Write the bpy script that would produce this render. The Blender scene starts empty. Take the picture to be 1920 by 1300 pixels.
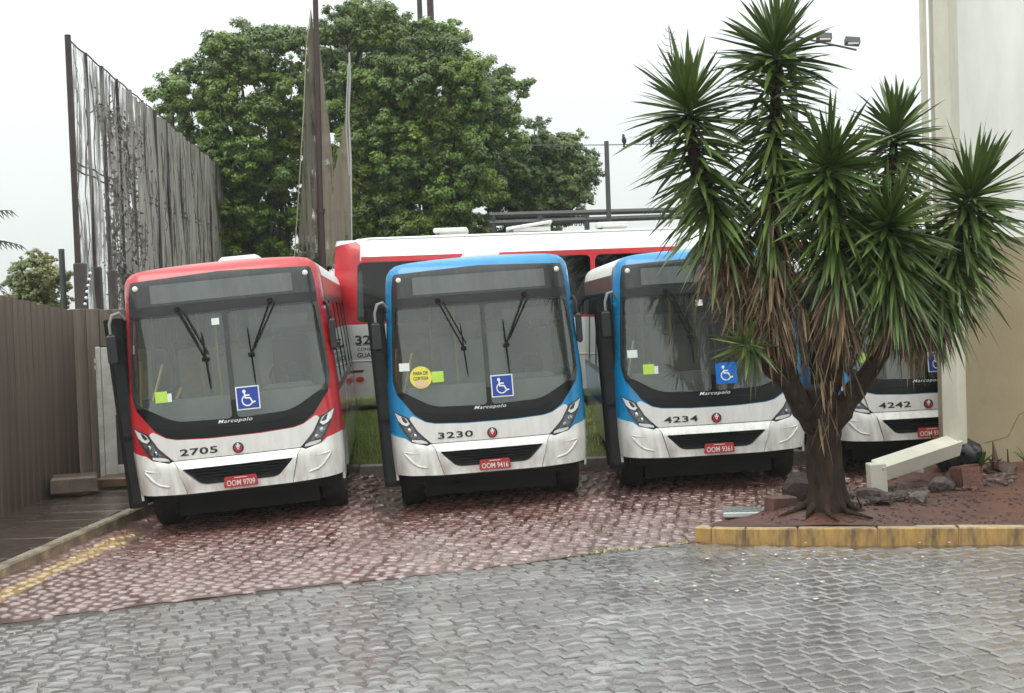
import bpy, bmesh, math, random
import numpy as np
from mathutils import Vector, Matrix, geometry
random.seed(7)
rng = np.random.default_rng(7)
C = bpy.context.scene.collection
SC = bpy.context.scene

# ------------------------------------------------------------------ camera
FPX, CAMH = 2420.0, 2.55
pitch, roll = math.atan(77 / FPX), math.radians(2.0)
_f = Vector((0, math.cos(pitch), -math.sin(pitch)))
_u0 = Vector((0, math.sin(pitch), math.cos(pitch)))
_r0 = Vector((1, 0, 0))
_r = math.cos(roll) * _r0 - math.sin(roll) * _u0
_u = math.sin(roll) * _r0 + math.cos(roll) * _u0
CP = Vector((0, 0, CAMH))
cam_d = bpy.data.cameras.new('camera')
cam = bpy.data.objects.new('camera', cam_d)
C.objects.link(cam)
cam.matrix_world = Matrix(((_r.x, _u.x, -_f.x, 0), (_r.y, _u.y, -_f.y, 0), (_r.z, _u.z, -_f.z, CAMH), (0, 0, 0, 1)))
cam_d.sensor_width = 36
cam_d.lens = FPX / 1920 * 36
cam_d.clip_end = 2000
SC.camera = cam

# ------------------------------------------------------------------ sky, sun, exposure
w = bpy.data.worlds.new('World'); SC.world = w; w.use_nodes = True
nt = w.node_tree
bg = nt.nodes['Background']
sky = nt.nodes.new('ShaderNodeTexSky'); sky.sky_type = 'NISHITA'; sky.sun_disc = False
sky.sun_elevation = math.radians(58); sky.sun_rotation = math.radians(212)
sky.air_density = 1.0; sky.dust_density = 4.0
tc = nt.nodes.new('ShaderNodeTexCoord'); sx = nt.nodes.new('ShaderNodeSeparateXYZ')
nt.links.new(tc.outputs['Generated'], sx.inputs[0])
mr = nt.nodes.new('ShaderNodeMapRange')           # an overcast sky brightens smoothly towards the zenith
mr.inputs['From Min'].default_value = 0.0; mr.inputs['From Max'].default_value = 1.0
mr.inputs['To Min'].default_value = 7.5; mr.inputs['To Max'].default_value = 21.0
nt.links.new(sx.outputs['Z'], mr.inputs['Value'])
ov = nt.nodes.new('ShaderNodeVectorMath'); ov.operation = 'SCALE'
ov.inputs[0].default_value = (0.945, 1.0, 0.975)
nt.links.new(mr.outputs[0], ov.inputs['Scale'])
cn = nt.nodes.new('ShaderNodeTexNoise'); cn.inputs['Scale'].default_value = 2.2; cn.inputs['Detail'].default_value = 4
nt.links.new(tc.outputs['Generated'], cn.inputs['Vector'])
cr = nt.nodes.new('ShaderNodeMapRange'); cr.inputs['To Min'].default_value = 0.90; cr.inputs['To Max'].default_value = 1.07
nt.links.new(cn.outputs['Fac'], cr.inputs['Value'])
ov2 = nt.nodes.new('ShaderNodeVectorMath'); ov2.operation = 'SCALE'
nt.links.new(ov.outputs[0], ov2.inputs[0]); nt.links.new(cr.outputs[0], ov2.inputs['Scale'])
mx = nt.nodes.new('ShaderNodeMix'); mx.data_type = 'RGBA'; mx.inputs['Factor'].default_value = 0.9
nt.links.new(sky.outputs[0], mx.inputs['A']); nt.links.new(ov2.outputs[0], mx.inputs['B'])
nt.links.new(mx.outputs['Result'], bg.inputs['Color'])
bg.inputs['Strength'].default_value = 0.1
sun_d = bpy.data.lights.new('sun', 'SUN'); sun_d.energy = 0.9; sun_d.angle = math.radians(35); sun_d.color = (1, 0.97, 0.92)
sun = bpy.data.objects.new('sun', sun_d); C.objects.link(sun)
_sd = Vector((math.cos(math.radians(58)) * math.sin(math.radians(212)), math.cos(math.radians(58)) * math.cos(math.radians(212)), math.sin(math.radians(58))))
sun.rotation_euler = _sd.to_track_quat('Z', 'Y').to_euler()
SC.view_settings.view_transform = 'Standard'; SC.view_settings.look = 'None'
SC.view_settings.exposure = 0.30; SC.view_settings.gamma = 1.0
SC.view_settings.use_curve_mapping = False

# ------------------------------------------------------------------ helpers
def ray(px, py):
    return _f + _r * ((px - 960) / FPX) - _u * ((py - 650) / FPX)
def at(px, py, Y):
    d = ray(px, py); return CP + d * (Y / d.y)
def gnd(px, py, z=0.0):
    d = ray(px, py); return CP + d * ((z - CAMH) / d.z)

def tag(o, label=None, cat=None, group=None, kind=None):
    if label: o['label'] = label
    if cat: o['category'] = cat
    if group: o['group'] = group
    if kind: o['kind'] = kind
    return o

def empty(name, loc=(0, 0, 0), label=None, cat=None, group=None):
    o = bpy.data.objects.new(name, None); C.objects.link(o); o.location = loc
    o.empty_display_size = 0.2
    return tag(o, label, cat, group)

def link(name, me, parent=None, loc=None, rot=None):
    o = bpy.data.objects.new(name, me); C.objects.link(o)
    if parent: o.parent = parent
    if loc is not None: o.location = loc
    if rot is not None: o.rotation_euler = rot
    return o

class MB:
    def __init__(s): s.v = []; s.f = []; s.m = []
    def add(s, vs, fs, mi=0):
        b = len(s.v); s.v += [tuple(p) for p in vs]
        for f in fs: s.f.append(tuple(b + i for i in f)); s.m.append(mi)
    def box(s, c, size, M=None, mi=0, bev=0.0):
        hx, hy, hz = [x / 2 for x in size]
        if bev > 0:
            vs = []
            b = min(bev, hx * .9, hy * .9, hz * .9)
            for z, i in ((-hz, b), (-hz + b, 0), (hz - b, 0), (hz, b)):
                vs += [(-hx + i, -hy + i, z), (hx - i, -hy + i, z), (hx - i, hy - i, z), (-hx + i, hy - i, z)]
            fs = [(3, 2, 1, 0), (12, 13, 14, 15)]
            for r in range(3):
                for k in range(4):
                    k2 = (k + 1) % 4
                    fs.append((r * 4 + k, r * 4 + k2, r * 4 + 4 + k2, r * 4 + 4 + k))
        else:
            vs = [(x, y, z) for z in (-hz, hz) for x, y in ((-hx, -hy), (hx, -hy), (hx, hy), (-hx, hy))]
            fs = [(3, 2, 1, 0), (4, 5, 6, 7), (0, 1, 5, 4), (1, 2, 6, 5), (2, 3, 7, 6), (3, 0, 4, 7)]
        out = []
        for p in vs:
            p = Vector(p)
            if M is not None: p = M @ p
            out.append(p + Vector(c))
        s.add(out, fs, mi)
    def tube(s, pts, rad, n=8, mi=0, cap=True, sq=False):
        pts = [Vector(p) for p in pts]
        if not hasattr(rad, '__len__'): rad = [rad] * len(pts)
        rings = []
        prev = None
        for i, p in enumerate(pts):
            a = pts[max(i - 1, 0)]; b = pts[min(i + 1, len(pts) - 1)]
            t = (b - a).normalized()
            if prev is None:
                ref = Vector((0, 0, 1)) if abs(t.z) < .9 else Vector((1, 0, 0))
                x = t.cross(ref).normalized()
            else:
                x = (prev - t * prev.dot(t)).normalized()
            prev = x
            y = t.cross(x)
            ring = []
            for k in range(n):
                an = 2 * math.pi * k / n + (math.pi / n if sq else 0)
                ring.append(p + (x * math.cos(an) + y * math.sin(an)) * rad[i])
            rings.append(ring)
        b0 = len(s.v)
        vs = [q for r_ in rings for q in r_]
        fs = []
        for i in range(len(rings) - 1):
            for k in range(n):
                k2 = (k + 1) % n
                fs.append((i * n + k, i * n + k2, (i + 1) * n + k2, (i + 1) * n + k))
        if cap:
            fs.append(tuple(range(n))[::-1]); fs.append(tuple((len(rings) - 1) * n + k for k in range(n)))
        s.add(vs, fs, mi)
    def lathe(s, prof, c, axis, n=24, mi=0):
        axis = Vector(axis).normalized()
        ref = Vector((0, 0, 1)) if abs(axis.z) < .9 else Vector((1, 0, 0))
        x = axis.cross(ref).normalized(); y = axis.cross(x)
        vs = []
        for h, r_ in prof:
            for k in range(n):
                a = 2 * math.pi * k / n
                vs.append(Vector(c) + axis * h + (x * math.cos(a) + y * math.sin(a)) * r_)
        fs = []
        for i in range(len(prof) - 1):
            for k in range(n):
                k2 = (k + 1) % n
                fs.append((i * n + k, i * n + k2, (i + 1) * n + k2, (i + 1) * n + k))
        fs.append(tuple(range(n))[::-1]); fs.append(tuple((len(prof) - 1) * n + k for k in range(n)))
        s.add(vs, fs, mi)
    def prism(s, poly, z0, z1, mi=0):
        n = len(poly)
        vs = [(p[0], p[1], z0) for p in poly] + [(p[0], p[1], z1) for p in poly]
        fs = [tuple(range(n))[::-1], tuple(range(n, 2 * n))] + [(k, (k + 1) % n, n + (k + 1) % n, n + k) for k in range(n)]
        s.add(vs, fs, mi)
    def mesh(s, name, mats, smooth=False, fixn=False):
        me = bpy.data.meshes.new(name)
        me.from_pydata(s.v, [], s.f)
        if not isinstance(mats, (list, tuple)): mats = [mats]
        for m in mats: me.materials.append(m)
        if len(mats) > 1: me.polygons.foreach_set('material_index', s.m)
        if fixn:
            bm = bmesh.new(); bm.from_mesh(me); bmesh.ops.recalc_face_normals(bm, faces=bm.faces); bm.to_mesh(me); bm.free()
        if smooth:
            me.polygons.foreach_set('use_smooth', [True] * len(me.polygons))
            if smooth != 'all': me.set_sharp_from_angle(angle=math.radians(smooth if isinstance(smooth, (int, float)) and smooth > 1 else 40))
        me.update()
        return me
    def build(s, name, mats, parent=None, smooth=False, fixn=False):
        return link(name, s.mesh(name, mats, smooth, fixn), parent)

def np_mesh(name, V, Q, mat, smooth=False, attr=None):
    me = bpy.data.meshes.new(name)
    V = np.asarray(V, np.float32); Q = np.asarray(Q, np.int32); k = Q.shape[1]
    me.vertices.add(len(V)); me.vertices.foreach_set('co', V.ravel())
    me.loops.add(Q.size); me.loops.foreach_set('vertex_index', Q.ravel())
    me.polygons.add(len(Q)); me.polygons.foreach_set('loop_start', np.arange(0, Q.size, k, dtype=np.int32))
    me.polygons.foreach_set('loop_total', np.full(len(Q), k, np.int32))
    if smooth: me.polygons.foreach_set('use_smooth', np.ones(len(Q), bool))
    for m in (mat if isinstance(mat, (list, tuple)) else [mat]): me.materials.append(m)
    me.update(calc_edges=True)
    if attr is not None:
        a = me.attributes.new('tint', 'FLOAT', 'FACE'); a.data.foreach_set('value', np.asarray(attr, np.float32))
    return me

# ------------------------------------------------------------------ materials
def N(m, t, **k):
    n = m.node_tree.nodes.new(t)
    for a, b in k.items():
        if a.startswith('i_'): n.inputs[a[2:].replace('_', ' ')].default_value = b
        else: setattr(n, a, b)
    return n
def pm(name, col, rough=.5, metal=0., coat=0., crough=.05, spec=.5, var=None, vscale=4., stretch=(1, 1, 1), vdet=5., bump=0., bscale=30., rvar=0., objrand=0., attr=None, emit=None, coords='Object', trans=0., sss=0.):
    """principled material: noise mix between col and var, optional bump, roughness noise, per-object value change"""
    m = bpy.data.materials.new(name); m.use_nodes = True
    T = m.node_tree; L = T.links.new
    b = T.nodes['Principled BSDF']
    b.inputs['Base Color'].default_value = (*col, 1)
    b.inputs['Roughness'].default_value = rough; b.inputs['Metallic'].default_value = metal
    b.inputs['Specular IOR Level'].default_value = spec
    b.inputs['Coat Weight'].default_value = coat; b.inputs['Coat Roughness'].default_value = crough
    if trans: b.inputs['Transmission Weight'].default_value = trans
    tc = N(m, 'ShaderNodeTexCoord'); mp = N(m, 'ShaderNodeMapping'); mp.inputs['Scale'].default_value = stretch
    L(tc.outputs[coords], mp.inputs[0])
    cur = None
    if var is not None:
        n = N(m, 'ShaderNodeTexNoise'); n.inputs['Scale'].default_value = vscale; n.inputs['Detail'].default_value = vdet; n.inputs['Roughness'].default_value = .62
        L(mp.outputs[0], n.inputs['Vector'])
        r = N(m, 'ShaderNodeMapRange'); r.inputs['From Min'].default_value = .34; r.inputs['From Max'].default_value = .66
        L(n.outputs['Fac'], r.inputs['Value'])
        x = N(m, 'ShaderNodeMix', data_type='RGBA'); x.inputs['A'].default_value = (*col, 1); x.inputs['B'].default_value = (*var, 1)
        L(r.outputs[0], x.inputs['Factor']); cur = x.outputs['Result']
    if objrand or attr:
        if attr:
            oi = N(m, 'ShaderNodeAttribute', attribute_name='tint'); o_ = oi.outputs['Fac']
        else:
            oi = N(m, 'ShaderNodeObjectInfo'); o_ = oi.outputs['Random']
        r = N(m, 'ShaderNodeMapRange'); a = attr or objrand
        r.inputs['To Min'].default_value = 1 - a; r.inputs['To Max'].default_value = 1 + a
        L(o_, r.inputs['Value'])
        x = N(m, 'ShaderNodeHueSaturation')
        if cur: L(cur, x.inputs['Color'])
        else: x.inputs['Color'].default_value = (*col, 1)
        L(r.outputs[0], x.inputs['Value']); cur = x.outputs[0]
    if cur: L(cur, b.inputs['Base Color'])
    if rvar:
        n = N(m, 'ShaderNodeTexNoise'); n.inputs['Scale'].default_value = vscale * .7; n.inputs['Detail'].default_value = 3
        L(mp.outputs[0], n.inputs['Vector'])
        r = N(m, 'ShaderNodeMapRange'); r.inputs['From Min'].default_value = .35; r.inputs['From Max'].default_value = .65
        r.inputs['To Min'].default_value = max(.02, rough - rvar); r.inputs['To Max'].default_value = min(1, rough + rvar)
        L(n.outputs['Fac'], r.inputs['Value']); L(r.outputs[0], b.inputs['Roughness'])
    if bump:
        n = N(m, 'ShaderNodeTexNoise'); n.inputs['Scale'].default_value = bscale; n.inputs['Detail'].default_value = 6
        L(mp.outputs[0], n.inputs['Vector'])
        u = N(m, 'ShaderNodeBump'); u.inputs['Strength'].default_value = bump; u.inputs['Distance'].default_value = .02
        L(n.outputs['Fac'], u.inputs['Height']); L(u.outputs[0], b.inputs['Normal'])
        if coat: L(u.outputs[0], b.inputs['Coat Normal'])
    if emit:
        b.inputs['Emission Color'].default_value = (*emit[:3], 1); b.inputs['Emission Strength'].default_value = emit[3]
    return m
def glass(name, tint=(.75, .8, .78), veil=.08, dcol=(.35, .37, .36), gl=.16, rough=.03, vary=True):
    m = bpy.data.materials.new(name); m.use_nodes = True
    T = m.node_tree; L = T.links.new; T.nodes.clear()
    out = N(m, 'ShaderNodeOutputMaterial')
    tr = N(m, 'ShaderNodeBsdfTransparent'); tr.inputs[0].default_value = (*tint, 1)
    df = N(m, 'ShaderNodeBsdfDiffuse'); df.inputs[0].default_value = (*dcol, 1)
    gs = N(m, 'ShaderNodeBsdfGlossy'); gs.inputs['Roughness'].default_value = rough; gs.inputs[0].default_value = (.95, 1, .98, 1)
    a = N(m, 'ShaderNodeMixShader'); a.inputs[0].default_value = veil
    if vary:
        tc = N(m, 'ShaderNodeTexCoord'); mp = N(m, 'ShaderNodeMapping'); mp.inputs['Scale'].default_value = (3, 3, .7)
        L(tc.outputs['Object'], mp.inputs[0])
        n = N(m, 'ShaderNodeTexNoise'); n.inputs['Scale'].default_value = 2.; n.inputs['Detail'].default_value = 5
        L(mp.outputs[0], n.inputs['Vector'])
        r = N(m, 'ShaderNodeMapRange'); r.inputs['To Min'].default_value = veil * .3; r.inputs['To Max'].default_value = veil * 1.7
        L(n.outputs['Fac'], r.inputs['Value']); L(r.outputs[0], a.inputs[0])
    L(tr.outputs[0], a.inputs[1]); L(df.outputs[0], a.inputs[2])
    fr = N(m, 'ShaderNodeFresnel'); fr.inputs[0].default_value = 1.5
    ad = N(m, 'ShaderNodeMath', operation='MULTIPLY_ADD'); ad.inputs[1].default_value = 1.0; ad.inputs[2].default_value = gl - .04; ad.use_clamp = True
    L(fr.outputs[0], ad.inputs[0])
    c = N(m, 'ShaderNodeMixShader'); L(ad.outputs[0], c.inputs[0]); L(a.outputs[0], c.inputs[1]); L(gs.outputs[0], c.inputs[2])
    L(c.outputs[0], out.inputs[0])
    return m
def netmat(name, col, col2, cover, sx=14., sz=.8, sc=1.0, patch=None):
    """torn netting: cloth with holes that run as streaks down it"""
    m = bpy.data.materials.new(name); m.use_nodes = True
    T = m.node_tree; L = T.links.new; b = T.nodes['Principled BSDF']; out = T.nodes['Material Output']
    b.inputs['Roughness'].default_value = .9
    tc = N(m, 'ShaderNodeTexCoord'); mp = N(m, 'ShaderNodeMapping'); mp.inputs['Scale'].default_value = (sx, sx, sz)
    L(tc.outputs['Object'], mp.inputs[0])
    n = N(m, 'ShaderNodeTexNoise'); n.inputs['Scale'].default_value = sc; n.inputs['Detail'].default_value = 6; n.inputs['Roughness'].default_value = .7
    L(mp.outputs[0], n.inputs['Vector'])
    n2 = N(m, 'ShaderNodeTexNoise'); n2.inputs['Scale'].default_value = 1.1; n2.inputs['Detail'].default_value = 4
    L(tc.outputs['Object'], n2.inputs['Vector'])
    x = N(m, 'ShaderNodeMix', data_type='RGBA'); x.inputs['A'].default_value = (*col, 1); x.inputs['B'].default_value = (*col2, 1)
    r0 = N(m, 'ShaderNodeMapRange'); r0.inputs['From Min'].default_value = .4; r0.inputs['From Max'].default_value = .6
    L(n.outputs['Fac'], r0.inputs['Value']); L(r0.outputs[0], x.inputs['Factor']); L(x.outputs['Result'], b.inputs['Base Color'])
    s = N(m, 'ShaderNodeMath', operation='MULTIPLY_ADD'); s.inputs[1].default_value = .55
    L(n2.outputs['Fac'], s.inputs[0]); L(n.outputs['Fac'], s.inputs[2])
    add = s.outputs[0]
    r = N(m, 'ShaderNodeMapRange'); r.inputs['From Min'].default_value = .775 - cover * .25 - .05; r.inputs['From Max'].default_value = .775 - cover * .25 + .1
    r.inputs['To Min'].default_value = .05; r.inputs['To Max'].default_value = .97
    L(add, r.inputs['Value'])
    if patch:      # (axis index, value where cover starts, value where it is full, extra cover)
        sp = N(m, 'ShaderNodeSeparateXYZ'); L(tc.outputs['Object'], sp.inputs[0])
        pr = N(m, 'ShaderNodeMapRange'); pr.inputs['From Min'].default_value = patch[1]; pr.inputs['From Max'].default_value = patch[2]
        pr.inputs['To Min'].default_value = 0; pr.inputs['To Max'].default_value = patch[3]
        L(sp.outputs[patch[0]], pr.inputs['Value'])
        a2 = N(m, 'ShaderNodeMath', operation='ADD'); L(add, a2.inputs[0]); L(pr.outputs[0], a2.inputs[1]); L(a2.outputs[0], r.inputs['Value'])
    t = N(m, 'ShaderNodeBsdfTransparent'); mxs = N(m, 'ShaderNodeMixShader')
    L(r.outputs[0], mxs.inputs[0]); L(t.outputs[0], mxs.inputs[1]); L(b.outputs[0], mxs.inputs[2]); L(mxs.outputs[0], out.inputs[0])
    return m

M = {}
M['white'] = pm('white_paint', (.80, .81, .79), .28, coat=.7, var=(.70, .70, .67), vscale=2.2, vdet=8, stretch=(1, 1, .35), bump=.02, bscale=3)
M['red'] = pm('red_paint', (.60, .020, .030), .3, coat=.7, var=(.46, .016, .026), vscale=2)
M['blue'] = pm('blue_paint', (.001, .27, .58), .3, coat=.6, var=(.001, .22, .50), vscale=2)
M['mask'] = pm('black_glass_mask', (.022, .025, .027), .22, coat=.5, crough=.12, var=(.03, .033, .035), vscale=3)
M['lowmask'] = pm('black_gloss_band', (.005, .006, .007), .3, spec=.35, coat=.12, crough=.12)
M['sign'] = pm('display_glass', (.115, .13, .13), .3, coat=.6, crough=.1, var=(.10, .112, .112), vscale=3)
M['rubber'] = pm('black_rubber', (.008, .008, .009), .7, spec=.2, var=(.014, .013, .012), vscale=9)
M['doorglass'] = pm('dark_door_glass', (.010, .011, .013), .25, spec=.3, var=(.02, .02, .022), vscale=3)
M['tyre'] = pm('tyre_rubber', (.012, .012, .012), .7, var=(.03, .022, .018), vscale=7, bump=.3, bscale=40)
M['rim'] = pm('wheel_rim', (.25, .25, .25), .45, metal=.5, var=(.10, .08, .07), vscale=8)
M['chrome'] = pm('chrome', (.42, .43, .44), .2, metal=1)
M['lampglass'] = pm('headlamp_glass', (.16, .17, .18), .12, coat=1, metal=.3)
M['lampwhite'] = pm('headlamp_white', (.62, .65, .66), .15, coat=1, var=(.8,.82,.82), vscale=9)
M['lampdark'] = pm('headlamp_bezel', (.045, .048, .05), .3, coat=.6)
M['marker'] = pm('marker_lens', (.80, .80, .74), .3, coat=1)
M['amber'] = pm('amber_lens', (.75, .22, .03), .25, coat=1)
M['redlens'] = pm('red_lens', (.6, .05, .02), .25, coat=1)
M['wind'] = glass('windscreen_glass', (.90, .93, .91), .075, (.42, .45, .43), .10, .02)
M['swind'] = glass('side_window_glass', (.62, .66, .66), .04, (.1, .1, .11), .10)
M['dash'] = pm('dashboard', (.30, .325, .31), .6, var=(.24, .25, .24), vscale=3)
M['inner'] = pm('interior_panel', (.50, .51, .47), .7, var=(.36, .37, .33), vscale=2)
M['floorm'] = pm('interior_floor', (.10, .10, .10), .7)
M['pole'] = pm('yellow_handrail', (.62, .42, .04), .35, coat=.3)
M['seat'] = pm('seat_shell', (.62, .54, .18), .5, var=(.42, .40, .24), vscale=6)
M['seat2'] = pm('driver_seat_cloth', (.035, .035, .04), .8)
M['blk'] = pm('black_plastic', (.016, .017, .018), .4, var=(.026, .026, .026), vscale=5)
M['ink'] = pm('black_lettering', (.02, .02, .022), .4)
M['paper'] = pm('white_paper', (.72, .77, .74), .5)
M['green'] = pm('green_card', (.42, .68, .07), .5, var=(.50, .72, .14), vscale=9)
M['yellow'] = pm('yellow_sticker', (.75, .68, .10), .5)
M['isa'] = pm('wheelchair_sign_blue', (.020, .055, .32), .4)
M['isal'] = pm('wheelchair_sign_light_blue', (.010, .16, .58), .4)
M['signwhite'] = pm('sign_white', (.78, .82, .85), .4)
M['plate'] = pm('number_plate_red', (.42, .03, .03), .4, var=(.36, .04, .04), vscale=10)
M['platetxt'] = pm('number_plate_lettering', (.75, .68, .66), .4)
M['badge'] = pm('badge_red', (.40, .03, .045), .3)
M['under'] = pm('chassis_black', (.012, .012, .012), .8, var=(.02, .016, .014), vscale=5)
M['mirror'] = pm('mirror_arm_grey', (.24, .245, .24), .4)
M['hatch'] = pm('roof_hatch_white', (.72, .72, .70), .5, var=(.6, .59, .56), vscale=4)

def grime(mat, col, z0=.45, z1=1.15, amt=.75, allover=.22):
    T = mat.node_tree; L = T.links.new; b = T.nodes['Principled BSDF']; src = b.inputs['Base Color'].links[0].from_socket
    tc = N(mat, 'ShaderNodeTexCoord'); sp = N(mat, 'ShaderNodeSeparateXYZ'); L(tc.outputs['Object'], sp.inputs[0])
    mp = N(mat, 'ShaderNodeMapping'); mp.inputs['Scale'].default_value = (7, 7, 1.6); L(tc.outputs['Object'], mp.inputs[0])
    oi = N(mat, 'ShaderNodeObjectInfo')
    n = N(mat, 'ShaderNodeTexNoise'); n.inputs['Scale'].default_value = 1.3; n.inputs['Detail'].default_value = 9; n.inputs['Roughness'].default_value = .68; L(mp.outputs[0], n.inputs['Vector'])
    r = N(mat, 'ShaderNodeMapRange'); r.inputs['From Min'].default_value = z0; r.inputs['From Max'].default_value = z1; r.inputs['To Min'].default_value = amt; r.inputs['To Max'].default_value = allover; L(sp.outputs['Z'], r.inputs['Value'])
    q = N(mat, 'ShaderNodeMapRange'); q.inputs['From Min'].default_value = .42; q.inputs['From Max'].default_value = .68; L(n.outputs['Fac'], q.inputs['Value'])
    f = N(mat, 'ShaderNodeMath', operation='MULTIPLY'); L(r.outputs[0], f.inputs[0]); L(q.outputs[0], f.inputs[1])
    m = N(mat, 'ShaderNodeMix', data_type='RGBA'); L(f.outputs[0], m.inputs['Factor']); L(src, m.inputs['A']); m.inputs['B'].default_value = (*col, 1); L(m.outputs['Result'], b.inputs['Base Color'])
grime(M['white'], (.36, .29, .22), allover=.10); grime(M['red'], (.16, .05, .045), allover=.3); grime(M['blue'], (.05, .10, .16), allover=.3)
grime(M['mask'], (.07, .07, .065), 2.4, 3.2, .5, .5); grime(M['sign'], (.17, .18, .175), 2.7, 3.1, .6, .6)
# ------------------------------------------------------------------ ground height: the yard dips and tilts under each bus
BUS = [  # x, y, z, yaw, roll, livery
    (-3.225, 15.20, .005, 5.6, 3.8),
    (-0.266, 16.10, -.01, 4.5, 2.3),
    (2.63, 16.75, .015, .6, 1.6),
    (5.72, 17.80, 0.01, .8, 1.3)]
def sm(a, b, x):
    t = min(max((x - a) / (b - a), 0), 1); return t * t * (3 - 2 * t)
def gz(x, y):
    z = 0.0
    for bx, by, bz, yw, rl in BUS:
        c, s_ = math.cos(math.radians(yw)), math.sin(math.radians(yw))
        du = (x - bx) * c + (y - by) * s_; dy = -(x - bx) * s_ + (y - by) * c
        wgt = (1 - sm(1.25, 1.62, abs(du))) * sm(-1.6, .3, dy) * (1 - sm(12, 14, dy))
        if wgt: z += wgt * (math.tan(math.radians(rl)) * du + bz)
    z += .012 * math.sin(x * 1.3 + y * .7) * math.sin(y * .9 - x * .4)
    return z

# ------------------------------------------------------------------ city bus: front laid out in (u across, v up), bent onto a bowed, rounded nose
WPTS = [(.30, 1.21), (.53, 1.22), (.8, 1.24), (1.1, 1.25), (1.65, 1.245), (2.1, 1.215), (2.55, 1.19), (2.93, 1.172), (3.3, 1.16)]
def wid(v):
    if v <= WPTS[0][0]: return WPTS[0][1]
    for (a, x), (b, y) in zip(WPTS, WPTS[1:]):
        if v <= b: return x + (y - x) * (v - a) / (b - a)
    return WPTS[-1][1]
def S(u, v, off=0.0):
    s = min(abs(u) / wid(v), 1.0)
    y = .075 * s * s
    if s > .80: y += .26 * (1 - math.sqrt(max(0, 1 - ((s - .80) / .2002) ** 2)))
    y += .085 * max(0, v - 1.25)
    if v > 2.98: y += .20 * (1 - math.sqrt(max(0, 1 - min(1, (v - 2.98) / .225) ** 2)))
    if v < .9: y -= .05 * sm(.90, .80, v) * 0 
    return (u, y - off, v)
def dens(poly, step=.045, closed=True):
    out = []
    n = len(poly)
    for i in range(n if closed else n - 1):
        a, b = poly[i], poly[(i + 1) % n]
        k = max(1, int(math.dist(a, b) / step))
        for j in range(k): out.append((a[0] + (b[0] - a[0]) * j / k, a[1] + (b[1] - a[1]) * j / k))
    if not closed: out.append(poly[-1])
    return out
def rnd(poly, r=.05, n=4):
    """round the corners of a polygon"""
    out = []; L = len(poly)
    for i in range(L):
        p = Vector(poly[i]); a = Vector(poly[i - 1]); b = Vector(poly[(i + 1) % L])
        da, db = (a - p), (b - p)
        rr = min(r, da.length * .45, db.length * .45)
        p0 = p + da.normalized() * rr; p1 = p + db.normalized() * rr
        for k in range(n + 1):
            t = k / n; q = p0 * (1 - t) ** 2 + p * 2 * t * (1 - t) + p1 * t * t
            out.append((q.x, q.y))
    return out
def inside(p, poly):
    x, y = p; c = False; n = len(poly); j = n - 1
    for i in range(n):
        xi, yi = poly[i]; xj, yj = poly[j]
        if (yi > y) != (yj > y) and x < (xj - xi) * (y - yi) / (yj - yi) + xi: c = not c
        j = i
    return c
def cdt(regions, grid=.07, step=.045):
    """regions: [(name, polygon)], earlier ones win; the last is the outline. Returns {name: (verts2d, tris)}"""
    vs, es = [], []
    for nm, p in regions:
        p = dens(p, step); b = len(vs); vs += [Vector(q) for q in p]
        es += [(b + i, b + (i + 1) % len(p)) for i in range(len(p))]
    ol = regions[-1][1]
    x0 = min(q[0] for q in ol); x1 = max(q[0] for q in ol); y0 = min(q[1] for q in ol); y1 = max(q[1] for q in ol)
    nx, ny = int((x1 - x0) / grid), int((y1 - y0) / grid)
    for i in range(1, nx):
        for j in range(1, ny):
            q = (x0 + (i + .37 * (j % 2)) * (x1 - x0) / nx, y0 + j * (y1 - y0) / ny)
            if inside(q, ol): vs.append(Vector(q))
    V, _, Fs, *_r2 = geometry.delaunay_2d_cdt(vs, es, [], 0, 1e-5)
    out = {}
    for f in Fs:
        c = ((V[f[0]].x + V[f[1]].x + V[f[2]].x) / 3, (V[f[0]].y + V[f[1]].y + V[f[2]].y) / 3)
        for nm, p in regions:
            if inside(c, p):
                out.setdefault(nm, []).append(tuple(f)); break
    res = {}
    for nm, fs in out.items():
        idx = {}; v2 = []; f2 = []
        for f in fs:
            g = []
            for i in f:
                if i not in idx: idx[i] = len(v2); v2.append((V[i].x, V[i].y))
                g.append(idx[i])
            f2.append(tuple(g))
        res[nm] = (v2, f2)
    return res
def skin(name, reg, fn, mat, off=0.0, thick=.03, flip=False, offf=None, smooth=True):
    """bend a flat region by fn(u, v, off) and give its rim a return of the given depth"""
    v2, fs = reg
    o = (lambda p: off + offf(*p)) if offf else (lambda p: off)
    vs = [fn(*p, o(p)) for p in v2]
    fl = []
    for f in fs: fl.append(f[::-1] if flip else f)
    if thick:
        cnt = {}
        for f in fl:
            for i in range(3):
                e = (f[i], f[(i + 1) % 3]); cnt[e] = cnt.get(e, 0) + 1
        rim = [e for e in cnt if (e[1], e[0]) not in cnt]
        mp = {}
        for a, b in rim:
            for q in (a, b):
                if q not in mp: mp[q] = len(vs); vs.append(fn(*v2[q], o(v2[q]) - thick))
        nf = len(fl)
        fl += [(b, a, mp[a], mp[b]) for a, b in rim]
    me = bpy.data.meshes.new(name); me.from_pydata(vs, [], fl); me.materials.append(mat)
    me.polygons.foreach_set('use_smooth', [True] * len(me.polygons)); me.set_sharp_from_angle(angle=math.radians(38)); me.update()
    return me
def mir(p): return [(-x, y) for x, y in p][::-1]
def both(h):                       # half outline (right side, top to bottom) -> whole
    return [(-x, y) for x, y in h] [::-1] + [q for q in h if q[0] != 0] if h[0][0] == 0 else h + mir(h)
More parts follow.
